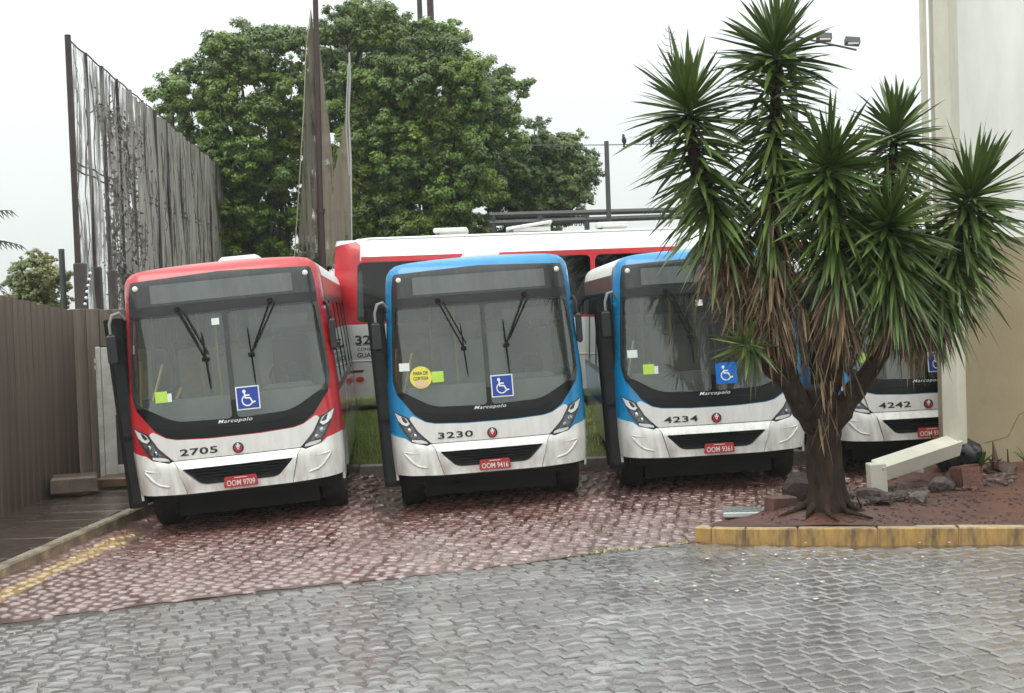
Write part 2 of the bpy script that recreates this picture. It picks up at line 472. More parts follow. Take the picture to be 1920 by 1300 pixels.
def strokes(segs, wd):
    q = []
    for pts in segs:
        for a, b in zip(pts, pts[1:]):
            d = Vector(b) - Vector(a); n = Vector((-d.y, d.x)).normalized() * wd / 2; e = d.normalized() * wd * .2
            a_, b_ = Vector(a) - e, Vector(b) + e
            q.append([tuple(a_ + n), tuple(a_ - n), tuple(b_ - n), tuple(b_ + n)])
    return q
def discpoly(c, r, n=20): return [(c[0] + r * math.cos(2 * math.pi * k / n), c[1] + r * math.sin(2 * math.pi * k / n)) for k in range(n)]
def flat(name, polys, fn, mat, off, sub=False):
    vs, fs = [], []
    for p in polys:
        b = len(vs); vs += [fn(*q, off) for q in p]; fs.append(tuple(range(b, b + len(p))))
    me = bpy.data.meshes.new(name); me.from_pydata(vs, [], fs); me.materials.append(mat); me.update()
    return me
_txt = {}
def textpolys(body, h, wdt=None, bold=0.0, shear=0.0, space=1.0):
    """2D outline triangles of a word, centred, cap height about h, stretched to width wdt"""
    cu = bpy.data.curves.new('t', 'FONT'); cu.body = body; cu.size = 1; cu.offset = bold; cu.shear = shear; cu.space_character = space; cu.resolution_u = 3
    o = bpy.data.objects.new('t', cu); C.objects.link(o)
    bpy.context.view_layer.update()
    me = bpy.data.meshes.new_from_object(o.evaluated_get(bpy.context.evaluated_depsgraph_get()))
    P = [tuple(v.co[:2]) for v in me.vertices]; Fs = [tuple(p.vertices) for p in me.polygons]
    bpy.data.objects.remove(o); bpy.data.curves.remove(cu); bpy.data.meshes.remove(me)
    xs = [p[0] for p in P]; ys = [p[1] for p in P]
    k = h / .72; kx = (wdt / (max(xs) - min(xs))) if wdt else k
    cx = (max(xs) + min(xs)) / 2
    P = [((p[0] - cx) * kx, (p[1] - .36) * k) for p in P]
    return [[P[i] for i in f] for f in Fs]
def shift(polys, dx, dy): return [[(x + dx, y + dy) for x, y in p] for p in polys]

TOP = [(0, 3.205), (.35, 3.20), (.7, 3.185), (.9, 3.17), (1.03, 3.145), (1.10, 3.10), (1.145, 3.04), (1.165, 2.95)]
OUT = TOP + [(1.19, 2.55), (1.215, 2.1), (1.245, 1.65), (1.25, 1.1), (1.24, .8), (1.22, .53), (.62, .505), (0, .50)]
OUT = both(OUT[:-1]) ; OUT = [q for q in OUT if True]
MASK = rnd(both([(0, 3.085), (1.065, 3.04), (1.10, 2.85), (1.115, 2.6), (1.15, 2.1), (1.168, 1.70), (1.13, 1.54), (.93, 1.275), (.80, 1.185), (.68, 1.155), (0.3, 1.135)]), .04)
GL = rnd([(-1.07, 2.60), (-1.118, 2.1), (-1.135, 1.70), (-1.09, 1.59), (-.75, 1.395), (-.62, 1.355), (-.012, 1.335), (-.012, 2.60)], .06)
GR = rnd([(.045, 2.60), (.045, 1.335), (.62, 1.355), (.75, 1.395), (1.09, 1.59), (1.135, 1.70), (1.118, 2.1), (1.07, 2.60)], .06)
MASKLOW = rnd([(-1.128, 1.55), (1.128, 1.55), (1.13, 1.54), (.93, 1.275), (.80, 1.185), (.68, 1.155), (.3, 1.135), (-.3, 1.135), (-.68, 1.155), (-.80, 1.185), (-.93, 1.275), (-1.13, 1.54)], .01, 1)
VEE = rnd([(-.955, 1.265), (-.80, 1.175), (-.68, 1.145), (-.3, 1.125), (.3, 1.125), (.68, 1.145), (.80, 1.175), (.955, 1.265), (1.00, 1.235), (.905, 1.07), (.745, .905), (-.745, .905), (-.905, 1.07), (-1.0, 1.235)], .02, 2)
HLR = [(1.19, 1.335), (1.005, 1.245), (.905, 1.07), (.775, .905), (.80, .885), (.99, .935), (1.07, 1.05), (1.13, 1.17)]
BUMP = [(-.745, .897), (.745, .897), (.70, .84), (.61, .504), (-.61, .504), (-.70, .84)]
GRL = rnd([(-.645, .80), (-.62, .765), (-.47, .615), (-.40, .592), (.40, .592), (.47, .615), (.62, .765), (.645, .80)], .03, 3)
CORN = [(.752, .897), (.80, .878), (.99, .928), (1.06, .985), (1.243, 1.035), (1.24, .8), (1.221, .53), (.9, .514), (.617, .504), (.707, .84)]
FRONT = None
def bumpoff(u, v):
    return .075 * sm(.905, .80, v) if v > .7 else .075 - .03 * sm(.7, .52, v)
def front_regions():
    global FRONT
    if FRONT is None:
        FRONT = cdt([('windscreen_left', GL), ('windscreen_right', GR), ('lowmask', MASKLOW), ('mask', MASK), ('vee', VEE), ('lamp_r', HLR), ('lamp_l', mir(HLR)),
                     ('grille', GRL), ('bumper', BUMP), ('corner_r', CORN), ('corner_l', mir(CORN)), ('seam', [(-.93, .97), (.93, .97), (.80, .48), (-.80, .48)]), ('paint', OUT)], grid=.06, step=.05)
    return FRONT
LEN = 11.6
YOFF = {}
def side_fn(sgn):
    def fn(y, v, off=0.0):
        u = wid(v); y0 = S(u, v)[1]
        return (sgn * (u + off), y + y0 * max(0, 1 - y / 1.5), v)
    return fn
AX1, AX2 = 1.22, 7.2
def arch(yc, r=.60): return [(yc + r * math.cos(a), max(.36, .42 + r * math.sin(a))) for a in [math.pi * k / 12 for k in range(13)]]
def side_regions(door):
    W = []
    regs = []
    y = .30 if not door else 1.15
    doorp = [(.14, .44), (.14, 2.72), (.60, 2.72), (.60, .44)]
    if door: regs.append(('door_opening', doorp)); y = .72
    k = 0
    while y < LEN - .6:
        y2 = min(y + 1.35, LEN - .25)
        regs.append(('win%d' % k, rnd([(y, 1.58), (y2, 1.58), (y2, 2.62), (y, 2.62)], .07, 3))); y = y2 + .07; k += 1
    regs.append(('a1', arch(AX1 - .02, .57))); regs.append(('a2', arch(AX2, .57)))
    regs.append(('band', [(.0 if not door else .62, 1.50), (LEN, 1.50), (LEN, 2.70), (.0 if not door else .62, 2.70)]))
    regs.append(('cantrail', [(.30, 2.72), (LEN, 2.72), (LEN, 2.925), (.30, 2.925)]))
    regs.append(('swoosh', [(0, 1.04), (.6, .98), (1.5, 1.02), (2.4, 1.2), (3.0, 1.5), (3.25, 1.5), (2.7, 1.12), (1.9, .82), (.9, .62), (0, .62)]))
    regs.append(('lower', [(0, .44), (LEN, .44), (LEN, 1.02), (3.4, 1.02), (1.6, .98), (0, .98)]))
    regs.append(('side', [(0, .44), (LEN, .44), (LEN, 2.93), (0, 2.93)]))
    return cdt(regs, grid=.35, step=.12), k
SIDES = {}
_mc = {}
def cached(key, fn):
    if key not in _mc: _mc[key] = fn()
    return _mc[key]

def make_bus(x, y, z, yaw, rl, body, fleet, plate, label, isa='isa', extras=(), brand='Marcopolo', symlow=False):
    R = empty('city_bus', (x, y, z), label, 'bus', 'city buses parked side by side facing the camera')
    R.rotation_euler = (Matrix.Rotation(math.radians(yaw), 3, 'Z') @ Matrix.Rotation(math.radians(-rl), 3, 'Y')).to_euler()
    pa = M[body]
    fr = front_regions()
    def P(name, key, fn, parent=R, label=None):
        return tag(link(name, cached(key, fn), parent), label)
    P('front_panel', 'paint' + body, lambda: skin('front_panel', fr['paint'], S, pa, 0, .03))
    P('panel_gap', 'seam', lambda: skin('panel_gap', fr['seam'], S, M['lowmask'], -.006, .03))
    mask = P('windscreen_surround', 'mask', lambda: skin('windscreen_surround', fr['mask'], S, M['mask'], .004, .03))
    P('lower_mask', 'lowm', lambda: skin('lower_mask', fr['lowmask'], S, M['lowmask'], .004, .03))
    P('windscreen', 'gl', lambda: skin('windscreen', fr['windscreen_left'], S, M['wind'], -.012, 0))
    P('windscreen', 'gr', lambda: skin('windscreen', fr['windscreen_right'], S, M['wind'], -.012, 0))
    P('nose_panel', 'vee', lambda: skin('nose_panel', fr['vee'], S, M['white'], .012, .04))
    bump = P('bumper', 'bump', lambda: skin('bumper', fr['bumper'], S, M['white'], .004, .10, offf=bumpoff))
    P('grille', 'grl', lambda: skin('grille', fr['grille'], S, M['lowmask'], -.015, 0), bump)
    def slats():
        mb = MB()
        for k in range(5):
            v = .63 + .036 * k; hw = .43 + (v - .60) * .9
            mb.tube([S(u, v, .006) for u in np.linspace(-hw, hw, 9)], .008, 4)
        return mb.mesh('grille_bars', M['lowmask'])
    P('grille_bar', 'slats', slats, bump)
    for sd in ('r', 'l'):
        sg = 1 if sd == 'r' else -1
        co = P('bumper_corner', 'corn' + sd, lambda: skin('bumper_corner', fr['corner_' + sd], S, M['white'], .004, .06, offf=lambda u, v: .0 + .045 * sm(1.25, .95, abs(u)) * sm(.93, .84, v)))
        def scoop():
            mb = MB()
            pts = [(1.10, .815), (1.07, .78), (1.0, .69), (.93, .635), (.80, .60)]
            mb.tube([S(sg * a, b, .045) for a, b in dens(pts, .03, False)], [.004] + [.017] * (len(dens(pts, .03, False)) - 2) + [.004], 6)
            pts = [(1.10, .82), (1.0, .80), (.90, .79)]
            mb.tube([S(sg * a, b, .042) for a, b in dens(pts, .03, False)], .010, 6)
            return mb.mesh('scoop', M['white'], smooth='all')
        P('scoop_edge', 'scoop' + sd, scoop, co)
        hl = P('headlight', 'lamp' + sd, lambda: skin('headlight', fr['lamp_' + sd], S, M['lampdark'], .006, .05))
        def pl(ps, mat, off, nm): 
            return flat(nm, [[(sg * a, b) for a, b in p][::(1 if sg > 0 else 1)] for p in ps], S, mat, off)
        P('turn_lamp', 'lt' + sd, lambda: pl([[(1.175, 1.315), (1.125, 1.285), (1.03, 1.235), (.995, 1.17), (1.03, 1.14), (1.09, 1.165), (1.135, 1.21)]], M['lampwhite'], .012, 'turn_lamp'), hl)
        P('light_strip', 'ls' + sd, lambda: pl([[(.79, .905), (.80, .93), (.86, .955), (.985, .97), (.985, .945), (.90, .915)]], M['lampwhite'], .012, 'light_strip'), hl)
        P('reflector', 'lr' + sd, lambda: pl([[(1.09, 1.15), (1.03, 1.12), (.965, 1.13), (.93, 1.05), (.86, .97), (.985, .985), (1.045, 1.06)]], M['lampglass'], .011, 'reflector'), hl)
        def bulb():
            mb = MB()
            for (a, b, r_) in ((1.01, 1.08, .036), (.94, 1.01, .03)):
                p = Vector(S(sg * a, b, .013)); mb.lathe([(0, r_), (.012, r_ * .9), (.02, r_ * .4)], p, (sg * .35, -1, .1), 14)
            return mb.mesh('lamp', M['chrome'], smooth=True)
        P('lamp', 'lb' + sd, bulb, hl)
    # destination display with its two marker lamps
    def sgn():
        rg = cdt([('s', rnd([(-.83, 2.765), (.835, 2.765), (.835, 2.985), (-.83, 2.985)], .012, 2))], grid=.12, step=.08)
        return skin('destination_display', rg['s'], S, M['sign'], .008, .006)
    P('destination_display', 'sign', sgn)
    def band():
        rg = cdt([('s', [(-1.10, 2.625), (1.10, 2.625), (1.10, 2.735), (-1.10, 2.735)])], grid=.12, step=.08)
        return skin('wiper_shelf', rg['s'], S, M['blk'], .016, .014)
    P('wiper_shelf', 'wband', band)
    for sg in (-1, 1):
        def mk():
            mb = MB(); mb.lathe([(-.006, .034), (.012, .032), (.02, .02)], S(sg * 1.0, 2.965, .004), (0, -1, .05), 16); return mb.mesh('marker_light', M['marker'], smooth=True)
        P('marker_light', 'mk%d' % sg, mk)
    def lb():
        rg = cdt([('s', rnd([(-.70, 1.17), (.70, 1.17), (.80, 1.22), (.93, 1.325), (.62, 1.255), (-.62, 1.255), (-.93, 1.325), (-.80, 1.22)], .02, 2))], grid=.12, step=.06)
        return skin('lower_mask_ridge', rg['s'], S, M['lowmask'], .014, .012)
    P('mask_ridge', 'lowr', lb)
    # wipers: pivot on the shelf, two-rod arm, blade hanging from a knuckle
    for k, (px_, kx_, tip) in enumerate(((-.53, -.255, -.225), (.56, .285, .30))):
        def wp():
            mb = MB(); mb.tube([S(px_, 2.67, .05), S(kx_, 2.07, .05)], .011, 6); mb.tube([S(px_ + .06, 2.66, .05), S(kx_ + .035, 2.12, .05)], .008, 6)
            mb.lathe([(0, .035), (.05, .028)], S(px_, 2.675, .01), (0, -1, 0), 12); mb.box(Vector(S(kx_, 2.06, .05)), (.07, .03, .05), bev=.008)
            return mb.mesh('wiper_arm', M['rubber'])
        wa = P('wiper', 'wa%d' % k, wp)
        def bl():
            mb = MB(); q = [S(kx_ - .02 + (tip - kx_ + .02) * t, 2.38 - .68 * t, .022) for t in np.linspace(0, 1, 8)]
            mb.tube(q, [.004] + [.009] * 6 + [.004], 5); return mb.mesh('wiper_blade', M['rubber'])
        P('wiper_blade', 'wb%d' % k, bl, wa)
    # lettering, badge, plate
    P('maker_lettering', 'brand', lambda: flat('maker_lettering', shift(textpolys(brand, .044, .40, .004, .3, 1.15), .02, 1.312), S, M['signwhite'], .018))
    P('fleet_number', 'fl' + fleet, lambda: flat('fleet_number', shift(textpolys(fleet, .078, .44, .02, 0, 1.08), -.44, .995), S, M['ink'], .017))
    bd = P('round_badge', 'bd', lambda: (lambda mb: (mb.lathe([(0, .064), (.012, .064), (.016, .058)], S(.02, .985, .012), (0, -1, 0), 24), mb.mesh('round_badge', M['ink'], smooth=True))[1])(MB()))
    P('badge_disc', 'bdd', lambda: flat('badge_disc', [discpoly((.02, .980), .047)], S, M['badge'], .031), bd)
    P('badge_mark', 'bdm', lambda: flat('badge_mark', [[(.012, 1.04), (.03, 1.04), (.034, .995), (.008, .995)]] + strokes([[(-.005, 1.02), (.02, .965), (.045, 1.02)]], .008), S, M['signwhite'], .033), bd)
    pp = P('number_plate', 'pl', lambda: (lambda mb: (mb.prism(rnd([(-.20, -.065), (.20, -.065), (.185, .065), (-.185, .065)], .02, 3), 0, .012), mb.mesh('number_plate', M['plate']))[1])(MB()))
    pp.location = Vector(S(.02, .60, .10)); pp.rotation_euler = (math.radians(90), 0, 0)
    lt = link('plate_lettering', cached('pt' + plate, lambda: flat('plate_lettering', shift(textpolys(plate, .066, .33, .012), 0, -.012) + strokes([[(-.07, .047), (.07, .047)]], .008), lambda a, b, o: (a, b, o), M['platetxt'], .0145)), pp)
    # glass stickers and the wheelchair sign
    cx, cy, hs = .19, 1.555, .138
    sg_ = P('wheelchair_sign', 'isa' + isa, lambda: flat('wheelchair_sign', [[(cx - hs, cy - hs), (cx + hs, cy - hs), (cx + hs, cy + hs), (cx - hs, cy + hs)]], S, M['signwhite' if isa == 'isa' else isa], .004))
    if isa == 'isa':
        P('sign_field', 'isaf', lambda: flat('sign_field', [[(cx - hs * .9, cy - hs * .9), (cx + hs * .9, cy - hs * .9), (cx + hs * .9, cy + hs * .9), (cx - hs * .9, cy + hs * .9)]], S, M['isa'], .006), sg_)
    def isym():
        k = hs * 1.75
        q = [discpoly((-.16, .33), .085, 14)]
        q += strokes([[(-.15, .24), (-.12, .0), (.10, .0), (.22, -.24), (.34, -.20)], [(-.13, .13), (.08, .13)]], .075)
        q += strokes([[(-.03 + .255 * math.cos(a), -.12 + .255 * math.sin(a)) for a in np.linspace(math.radians(125), math.radians(345), 15)]], .065)
        q = [[(cx + a * k, cy + b * k) for a, b in p] for p in q]
        vs = []
        return flat('sign_symbol', q, S, M['signwhite'], .009)
    P('sign_symbol', 'isas', isym, sg_)
    def rectp(a, b, c_, d, sh=.0): return [[(a, b), (c_, b + sh), (c_, d + sh), (a, d)]]
    if 'green' in extras:
        g = P('green_card', 'grn', lambda: flat('green_card', rectp(-.885, 1.60, -.74, 1.73, .0), S, M['green'], .003))
        P('card_corner', 'grn2', lambda: flat('card_corner', rectp(-.74, 1.60, -.69, 1.70) , S, M['paper'], .003), g)
    if 'green2' in extras:
        g = P('green_card', 'grn3', lambda: flat('green_card', rectp(-.675, 1.66, -.53, 1.795, .0), S, M['green'], .003))
    if 'paper' in extras: P('paper_card', 'pap', lambda: flat('paper_card', rectp(-1.075, 1.825, -.945, 1.925), S, M['paper'], .003))
    if 'top' in extras: P('paper_sticker', 'top', lambda: flat('paper_sticker', rectp(-.145, 2.45, -.055, 2.53), S, M['paper'], .003))
    if 'round' in extras:
        s_ = P('round_sticker', 'rs', lambda: flat('round_sticker', [discpoly((-.813, 1.735), .138, 28)], S, M['yellow'], .006))
        P('sticker_lettering', 'rst', lambda: flat('sticker_lettering', shift(textpolys('PARA DE', .042, .18, .014), -.813, 1.79) + shift(textpolys('CORTESIA', .042, .19, .012), -.813, 1.725), S, M['ink'], .009), s_)
        P('sticker_picture', 'rsp', lambda: flat('sticker_picture', [[(-.90, 1.665), (-.88, 1.69), (-.80, 1.695), (-.74, 1.68), (-.73, 1.655), (-.78, 1.615), (-.87, 1.625)]], S, pmc('picture_pink', (.72, .5, .38)), .009), s_)
    # ---- body shell
    for sg, door in ((1, False), (-1, True)):
        if door not in SIDES: SIDES[door] = side_regions(door)
        rg, nw = SIDES[door]; fn = side_fn(sg)
        fl = sg < 0
        P('side_wall', 'sw%d%s' % (sg, body), lambda: skin('side_wall', rg['side'], fn, pa, 0, .02, fl))
        P('lower_side_panel', 'sl%d' % sg, lambda: skin('lower_side_panel', rg['lower'], fn, M['white'], .0, .03, fl))
        P('side_stripe', 'ss%d' % sg, lambda: skin('side_stripe', rg['swoosh'], fn, M['white'], .0, .02, fl))
        P('cantrail', 'ct%d' % sg, lambda: skin('cantrail', rg['cantrail'], fn, pmc('cantrail_dull_red', (.30, .12, .10), rough=.3, coat=.7, var=(.20, .10, .09), vscale=3), .002, .02, fl))
        P('window_band', 'sb%d' % sg, lambda: skin('window_band', rg['band'], fn, M['lowmask'], .002, .03, fl))
        for k in range(nw):
            if 'win%d' % k in rg:
                P('side_window', 'w%d%d' % (sg, k), lambda: skin('side_window', rg['win%d' % k], fn, M['swind'], -.006, 0, fl))
    def roof():
        mb = MB(); prof = both(TOP) ; prof = [(x_, v_) for x_, v_ in prof]
        prof = sorted(prof + [(1.172, 2.93), (-1.172, 2.93)], key=lambda q: (q[0]))
        prof[0], prof[1] = (prof[0], prof[1]) if prof[0][1] < prof[1][1] else (prof[1], prof[0])
        if prof[-1][1] > prof[-2][1]: prof[-1], prof[-2] = prof[-2], prof[-1]
        ys = [None, .7, 3, 6, 9, LEN + .1]
        n = len(prof); vs = []
        for yv in ys:
            for (a, b) in prof:
                y0 = S(a, b)[1]
                vs.append((a, y0 if yv is None else yv, b))
        fs = []; mi = []
        for i in range(len(ys) - 1):
            for k in range(n - 1): fs.append((i * n + k, i * n + k + 1, (i + 1) * n + k + 1, (i + 1) * n + k)); mi.append(0 if i == 0 else 1)
        b = len(vs)
        mb.v = vs; mb.f = fs; mb.m = mi
        return mb.mesh('roof', [pa, M['hatch']], smooth='all')
    P('roof', 'roof' + body, roof)
    def rear():
        mb = MB(); pts = [(a, LEN + .1, b) for a, b in OUT]; mb.add(pts, [tuple(range(len(pts)))[::-1]]); return mb.mesh('rear_panel', M['inner'])
    P('rear_panel', 'rear', rear)
    for (yy, sx_, sy_) in ((1.6, .50, .62), (5.0, .62, .9), (8.6, .62, .7)):
        P('roof_hatch', 'rh%.1f' % yy, lambda: (lambda mb: (mb.box((.12, yy, 3.235), (sx_, sy_, .13), bev=.04), mb.mesh('roof_hatch', M['hatch'], smooth=True))[1])(MB()))
    # ---- underside, wheels
    P('chassis', 'ch', lambda: (lambda mb: (mb.box((0, 6.0, .62), (1.3, 11.0, .24)), mb.box((0, 6.1, .85), (2.36, 11.4, .10)), mb.box((0, .55, .52), (2.2, .12, .26)), mb.box((0, AX1, .5), (2.0, .14, .14)), mb.box((0, AX2, .5), (2.0, .2, .2)), mb.box((-.45, 1.0, .42), (.10, .5, .3)), mb.box((0, 1.15, .34), (1.72, .8, .38)), mb.box((0, .50, .46), (2.0, .10, .20)), mb.box((0, 1.9, .50), (2.1, .5, .3)), mb.box((0, 2.3, .36), (1.55, .05, .42)), mb.box((0, 4.4, .36), (2.0, 3.6, .40)), mb.box((0, 8.6, .34), (1.4, 1.4, .34)), mb.mesh('chassis', M['under']))[-1])(MB()))  # chassis beams, plus low black boxes added to darken the gap under the bumper
    for ax in (AX1, AX2):
        for sg in (-1, 1):
            wy = tag(link('wheel', cached('tyre', lambda: (lambda mb: (mb.lathe([(-.14, .33), (-.145, .47), (-.11, .50), (-.04, .505), (.04, .505), (.11, .50), (.145, .47), (.14, .33)], (0, 0, 0), (1, 0, 0), 32), mb.mesh('tyre', M['tyre'], smooth=True))[1])(MB())), R, (sg * 1.03, ax, .495)))
            link('rim', cached('rim%d' % sg, lambda: (lambda mb: (mb.lathe([(.10, .34), (.148, .33), (.13, .27), (.06, .2), (.15, .1), (.15, .02)] if sg > 0 else [(-.10, .34), (-.148, .33), (-.13, .27), (-.06, .2), (-.15, .1), (-.15, .02)], (0, 0, 0), (1, 0, 0), 24), mb.mesh('rim', M['rim'], smooth=True))[1])(MB())), wy)
        # mud flap and inner brake
    # ---- mirrors
    for sg in (-1, 1):
        def arm():
            mb = MB()
            if sg < 0: mb.tube([(-1.16, .26, 2.62), (-1.22, .20, 2.70), (-1.29, .14, 2.68), (-1.325, .12, 2.58), (-1.325, .12, 2.46)], [.016, .02, .02, .018, .015], 8)
            else: mb.tube([(1.15, .42, 2.56), (1.20, .36, 2.60), (1.235, .33, 2.54), (1.235, .33, 2.4)], [.018, .02, .018, .016], 8)
            return mb.mesh('mirror_arm', M['mirror'] if sg < 0 else M['blk'], smooth=True)
        a = P('mirror_arm', 'ma%d' % sg, arm)
        P('mirror', 'mi%d' % sg, lambda: (lambda mb: (mb.box((-1.325, .14, 2.28), (.11, .08, .36), bev=.03) if sg < 0 else mb.box((1.25, .33, 2.20), (.07, .09, .38), bev=.025), mb.mesh('mirror', M['blk'], smooth=True))[-1])(MB()), a)
    # ---- front door, folded open: two leaves standing out from the left flank
    for k, yy in enumerate((.36, .74)):
        Mz = Matrix.Rotation(math.radians(-8), 3, 'Y') @ Matrix.Rotation(math.radians(14), 3, 'Z')
        cxx = -1.30
        def leaf():
            mb = MB()
            for dx in (-.085, .085): mb.box((dx, 0, 0), (.035, .045, 2.28), bev=.008)
            for dz in (-1.12, -.30, 1.12): mb.box((0, 0, dz), (.14, .04, .05))
            return mb.mesh('door_leaf', M['rubber'])
        dl = link('door_leaf', cached('dleaf', leaf), R, (cxx, yy, 1.50))
        dl.rotation_euler = Matrix.Rotation(math.radians(-1.6), 3, 'Y').to_euler()
        link('door_glass', cached('dglass', lambda: (lambda mb: (mb.box((0, 0, .4), (.135, .012, 1.4)), mb.box((0, 0, -.72), (.135, .012, .8)), mb.mesh('door_glass', M['doorglass']))[-1])(MB())), dl)
    P('door_handrail', 'dh', lambda: (lambda mb: (mb.tube([(-1.14, .45, 1.0), (-1.14, .5, 1.5), (-1.1, .6, 2.1)], .016, 6), mb.mesh('door_handrail', M['pole']))[1])(MB()))
    # ---- interior
    P('floor_panel', 'fl', lambda: (lambda mb: (mb.box((.0, 6.2, .96), (2.30, 10.9, .05)), mb.box((-.95, .7, .55), (.5, .5, .05)), mb.mesh('floor_panel', M['floorm']))[-1])(MB()))
    P('ceiling_panel', 'cl', lambda: (lambda mb: (mb.box((0, 6.1, 2.86), (2.26, 11.0, .03)), mb.mesh('ceiling_panel', M['inner']))[1])(MB()))
    def dash():
        mb = MB()
        mb.prism([(-1.0, .32), (1.05, .32), (1.05, .95), (.20, .95), (.15, .60), (-1.0, .58)], 1.33, 1.50)
        mb.prism([(-1.0, .33), (1.05, .33), (1.05, .62), (-1.0, .56)], 1.50, 1.60)
        mb.prism([(-1.02, .30), (1.04, .30), (1.04, .42), (-1.02, .42)], 1.0, 1.33)
        mb.box((.62, .78, 1.55), (.62, .22, .20), bev=.05)
        return mb.mesh('dashboard', M['dash'])
    P('dashboard', 'dash', dash)
    def sw():
        mb = MB(); Rm = Matrix.Rotation(math.radians(-62), 3, 'X'); c0 = Vector((.60, 1.0, 1.72))
        ring = [c0 + Rm @ Vector((.21 * math.cos(a), .21 * math.sin(a), 0)) for a in np.linspace(0, 2 * math.pi, 25)]
        mb.tube(ring, .016, 6, cap=False)
        for a in (0, 2.1, 4.2): mb.tube([c0, c0 + Rm @ Vector((.2 * math.cos(a), .2 * math.sin(a), 0))], .012, 5)
        mb.tube([c0, c0 + Vector((0, -.15, -.3))], .03, 6)
        return mb.mesh('steering_wheel', M['blk'])
    P('steering_wheel', 'stw', sw)
    def dseat():
        mb = MB(); mb.box((.62, 1.55, 1.42), (.5, .5, .14), bev=.05); mb.box((.62, 1.80, 1.85), (.48, .14, .75), Matrix.Rotation(math.radians(-8), 3, 'X'), bev=.06); mb.box((.62, 1.84, 2.30), (.26, .10, .2), bev=.04); mb.box((.62, 1.55, 1.15), (.3, .3, .4))
        return mb.mesh('driver_seat', M['seat2'], smooth=True)
    P('driver_seat', 'dse', dseat)
    def turn():
        mb = MB(); mb.box((-.05, 2.35, 1.55), (.9, .06, 1.1)); mb.box((.62, 2.05, 1.6), (.9, .04, 1.2)); return mb.mesh('partition', M['inner'])
    P('partition', 'part', turn)
    def seats():
        mb = MB()
        for r_ in range(8):
            for xx in (-.85, -.42, .42, .85):
                yy = 2.9 + r_ * .85
                mb.box((xx, yy, 1.42), (.40, .40, .05), bev=.02); mb.box((xx, yy + .22, 1.80), (.40, .06, .72), Matrix.Rotation(math.radians(-10), 3, 'X'), bev=.025); mb.box((xx, yy + .05, 1.2), (.05, .3, .4))
        return mb.mesh('passenger_seats', M['seat'], smooth=True)
    P('seat_row', 'sts', seats)
    for k, (xx, yy) in enumerate(((-.30, 1.55), (-.62, 2.3), (.16, 2.3), (-.25, 3.6), (.25, 3.6), (-.25, 5.3), (.25, 5.3))):
        P('handrail', 'hr%d' % k, lambda: (lambda mb: (mb.tube([(xx, yy, .97), (xx, yy, 2.85)], .019, 8), mb.mesh('handrail', M['pole']))[1])(MB()))
    P('handrail', 'hrd', lambda: (lambda mb: (mb.tube([(-1.10, .50, 1.30), (-.90, .9, 2.02)], .018, 6), mb.tube([(-.98, .5, 1.12), (-.70, .9, 1.72)], .018, 6), mb.tube([(-.30, 1.55, 2.05), (-.30, 2.9, 2.05)], .018, 6), mb.mesh('handrail', M['pole']))[-1])(MB()))
    P('sun_visor', 'vis', lambda: (lambda mb: (mb.box((.62, .30, 2.42), (.7, .02, .16)), mb.mesh('sun_visor', M['blk']))[1])(MB()))
    return R
def pmc(name, col, **k):
    if name not in M: M[name] = pm(name, col, **k)
    return M[name]

BUSES = []
BUSES.append(make_bus(*BUS[0], 'red', '2705', 'OOM 9709', 'red and white city bus leaning at the left, numbered 2705 on its nose', extras=('green', 'top')))
BUSES.append(make_bus(*BUS[1], 'blue', '3230', 'OOM 9416', 'blue and white city bus numbered 3230 with a round yellow sticker in its windscreen', extras=('green2', 'paper', 'round')))
BUSES.append(make_bus(*BUS[2], 'blue', '4234', 'OOM 9361', 'blue and white city bus numbered 4234, half behind the yucca', isa='isal', extras=('green', 'paper', 'top')))
BUSES.append(make_bus(*BUS[3], 'blue', '4242', 'OOM 9384', 'blue and white city bus cut off by the building corner, right of the yucca trunk', extras=('green', 'paper')))

# ------------------------------------------------------------------ setting: terrain, yard, paving
M['mud'] = pm('wet_red_mud', (.21, .105, .09), .26, coat=.9, crough=.16, var=(.075, .034, .028), vscale=2.5, rvar=.16, bump=.35, bscale=18)
M['cobble'] = pm('wet_cobble', (.34, .25, .24), .30, coat=1, crough=.2, var=(.22, .14, .13), vscale=1.1, vdet=8, rvar=.14, bump=.22, bscale=22, attr=.28)
M['cobble_o'] = pm('wet_cobble_single', (.34, .25, .24), .30, coat=1, crough=.2, var=(.22, .14, .13), vscale=1.1, vdet=8, rvar=.14, bump=.22, bscale=22, objrand=.28, coords='Object')
M['bed'] = pm('joint_sand', (.05, .044, .042), .6, var=(.03, .026, .024), vscale=9, bump=.5, bscale=40)
M['bedw'] = pm('wet_joint_sand', (.07, .062, .06), .25, coat=1, crough=.16, var=(.045, .04, .038), vscale=9, bump=.35, bscale=30)
M['paver'] = pm('wet_paver', (.27, .256, .252), .26, coat=1, crough=.18, var=(.17, .16, .157), vscale=1.2, vdet=9, rvar=.13, bump=.14, bscale=28, attr=.22)
M['paver_o'] = pm('wet_paver_single', (.27, .256, .252), .26, coat=1, crough=.18, var=(.17, .16, .157), vscale=7, vdet=9, rvar=.13, bump=.14, bscale=28, objrand=.22)
M['ground'] = pm('far_ground', (.10, .085, .05), .9, var=(.05, .07, .025), vscale=.2, bump=.5, bscale=4)
M['soil'] = pm('wet_red_soil', (.135, .050, .033), .55, coat=.25, crough=.35, var=(.075, .032, .024), vscale=2.2, vdet=9, rvar=.2, bump=1.0, bscale=9)
M['conc'] = pm('kerb_concrete', (.34, .31, .27), .5, coat=.3, crough=.3, var=(.12, .10, .085), vscale=3, vdet=8, bump=.5, bscale=25)
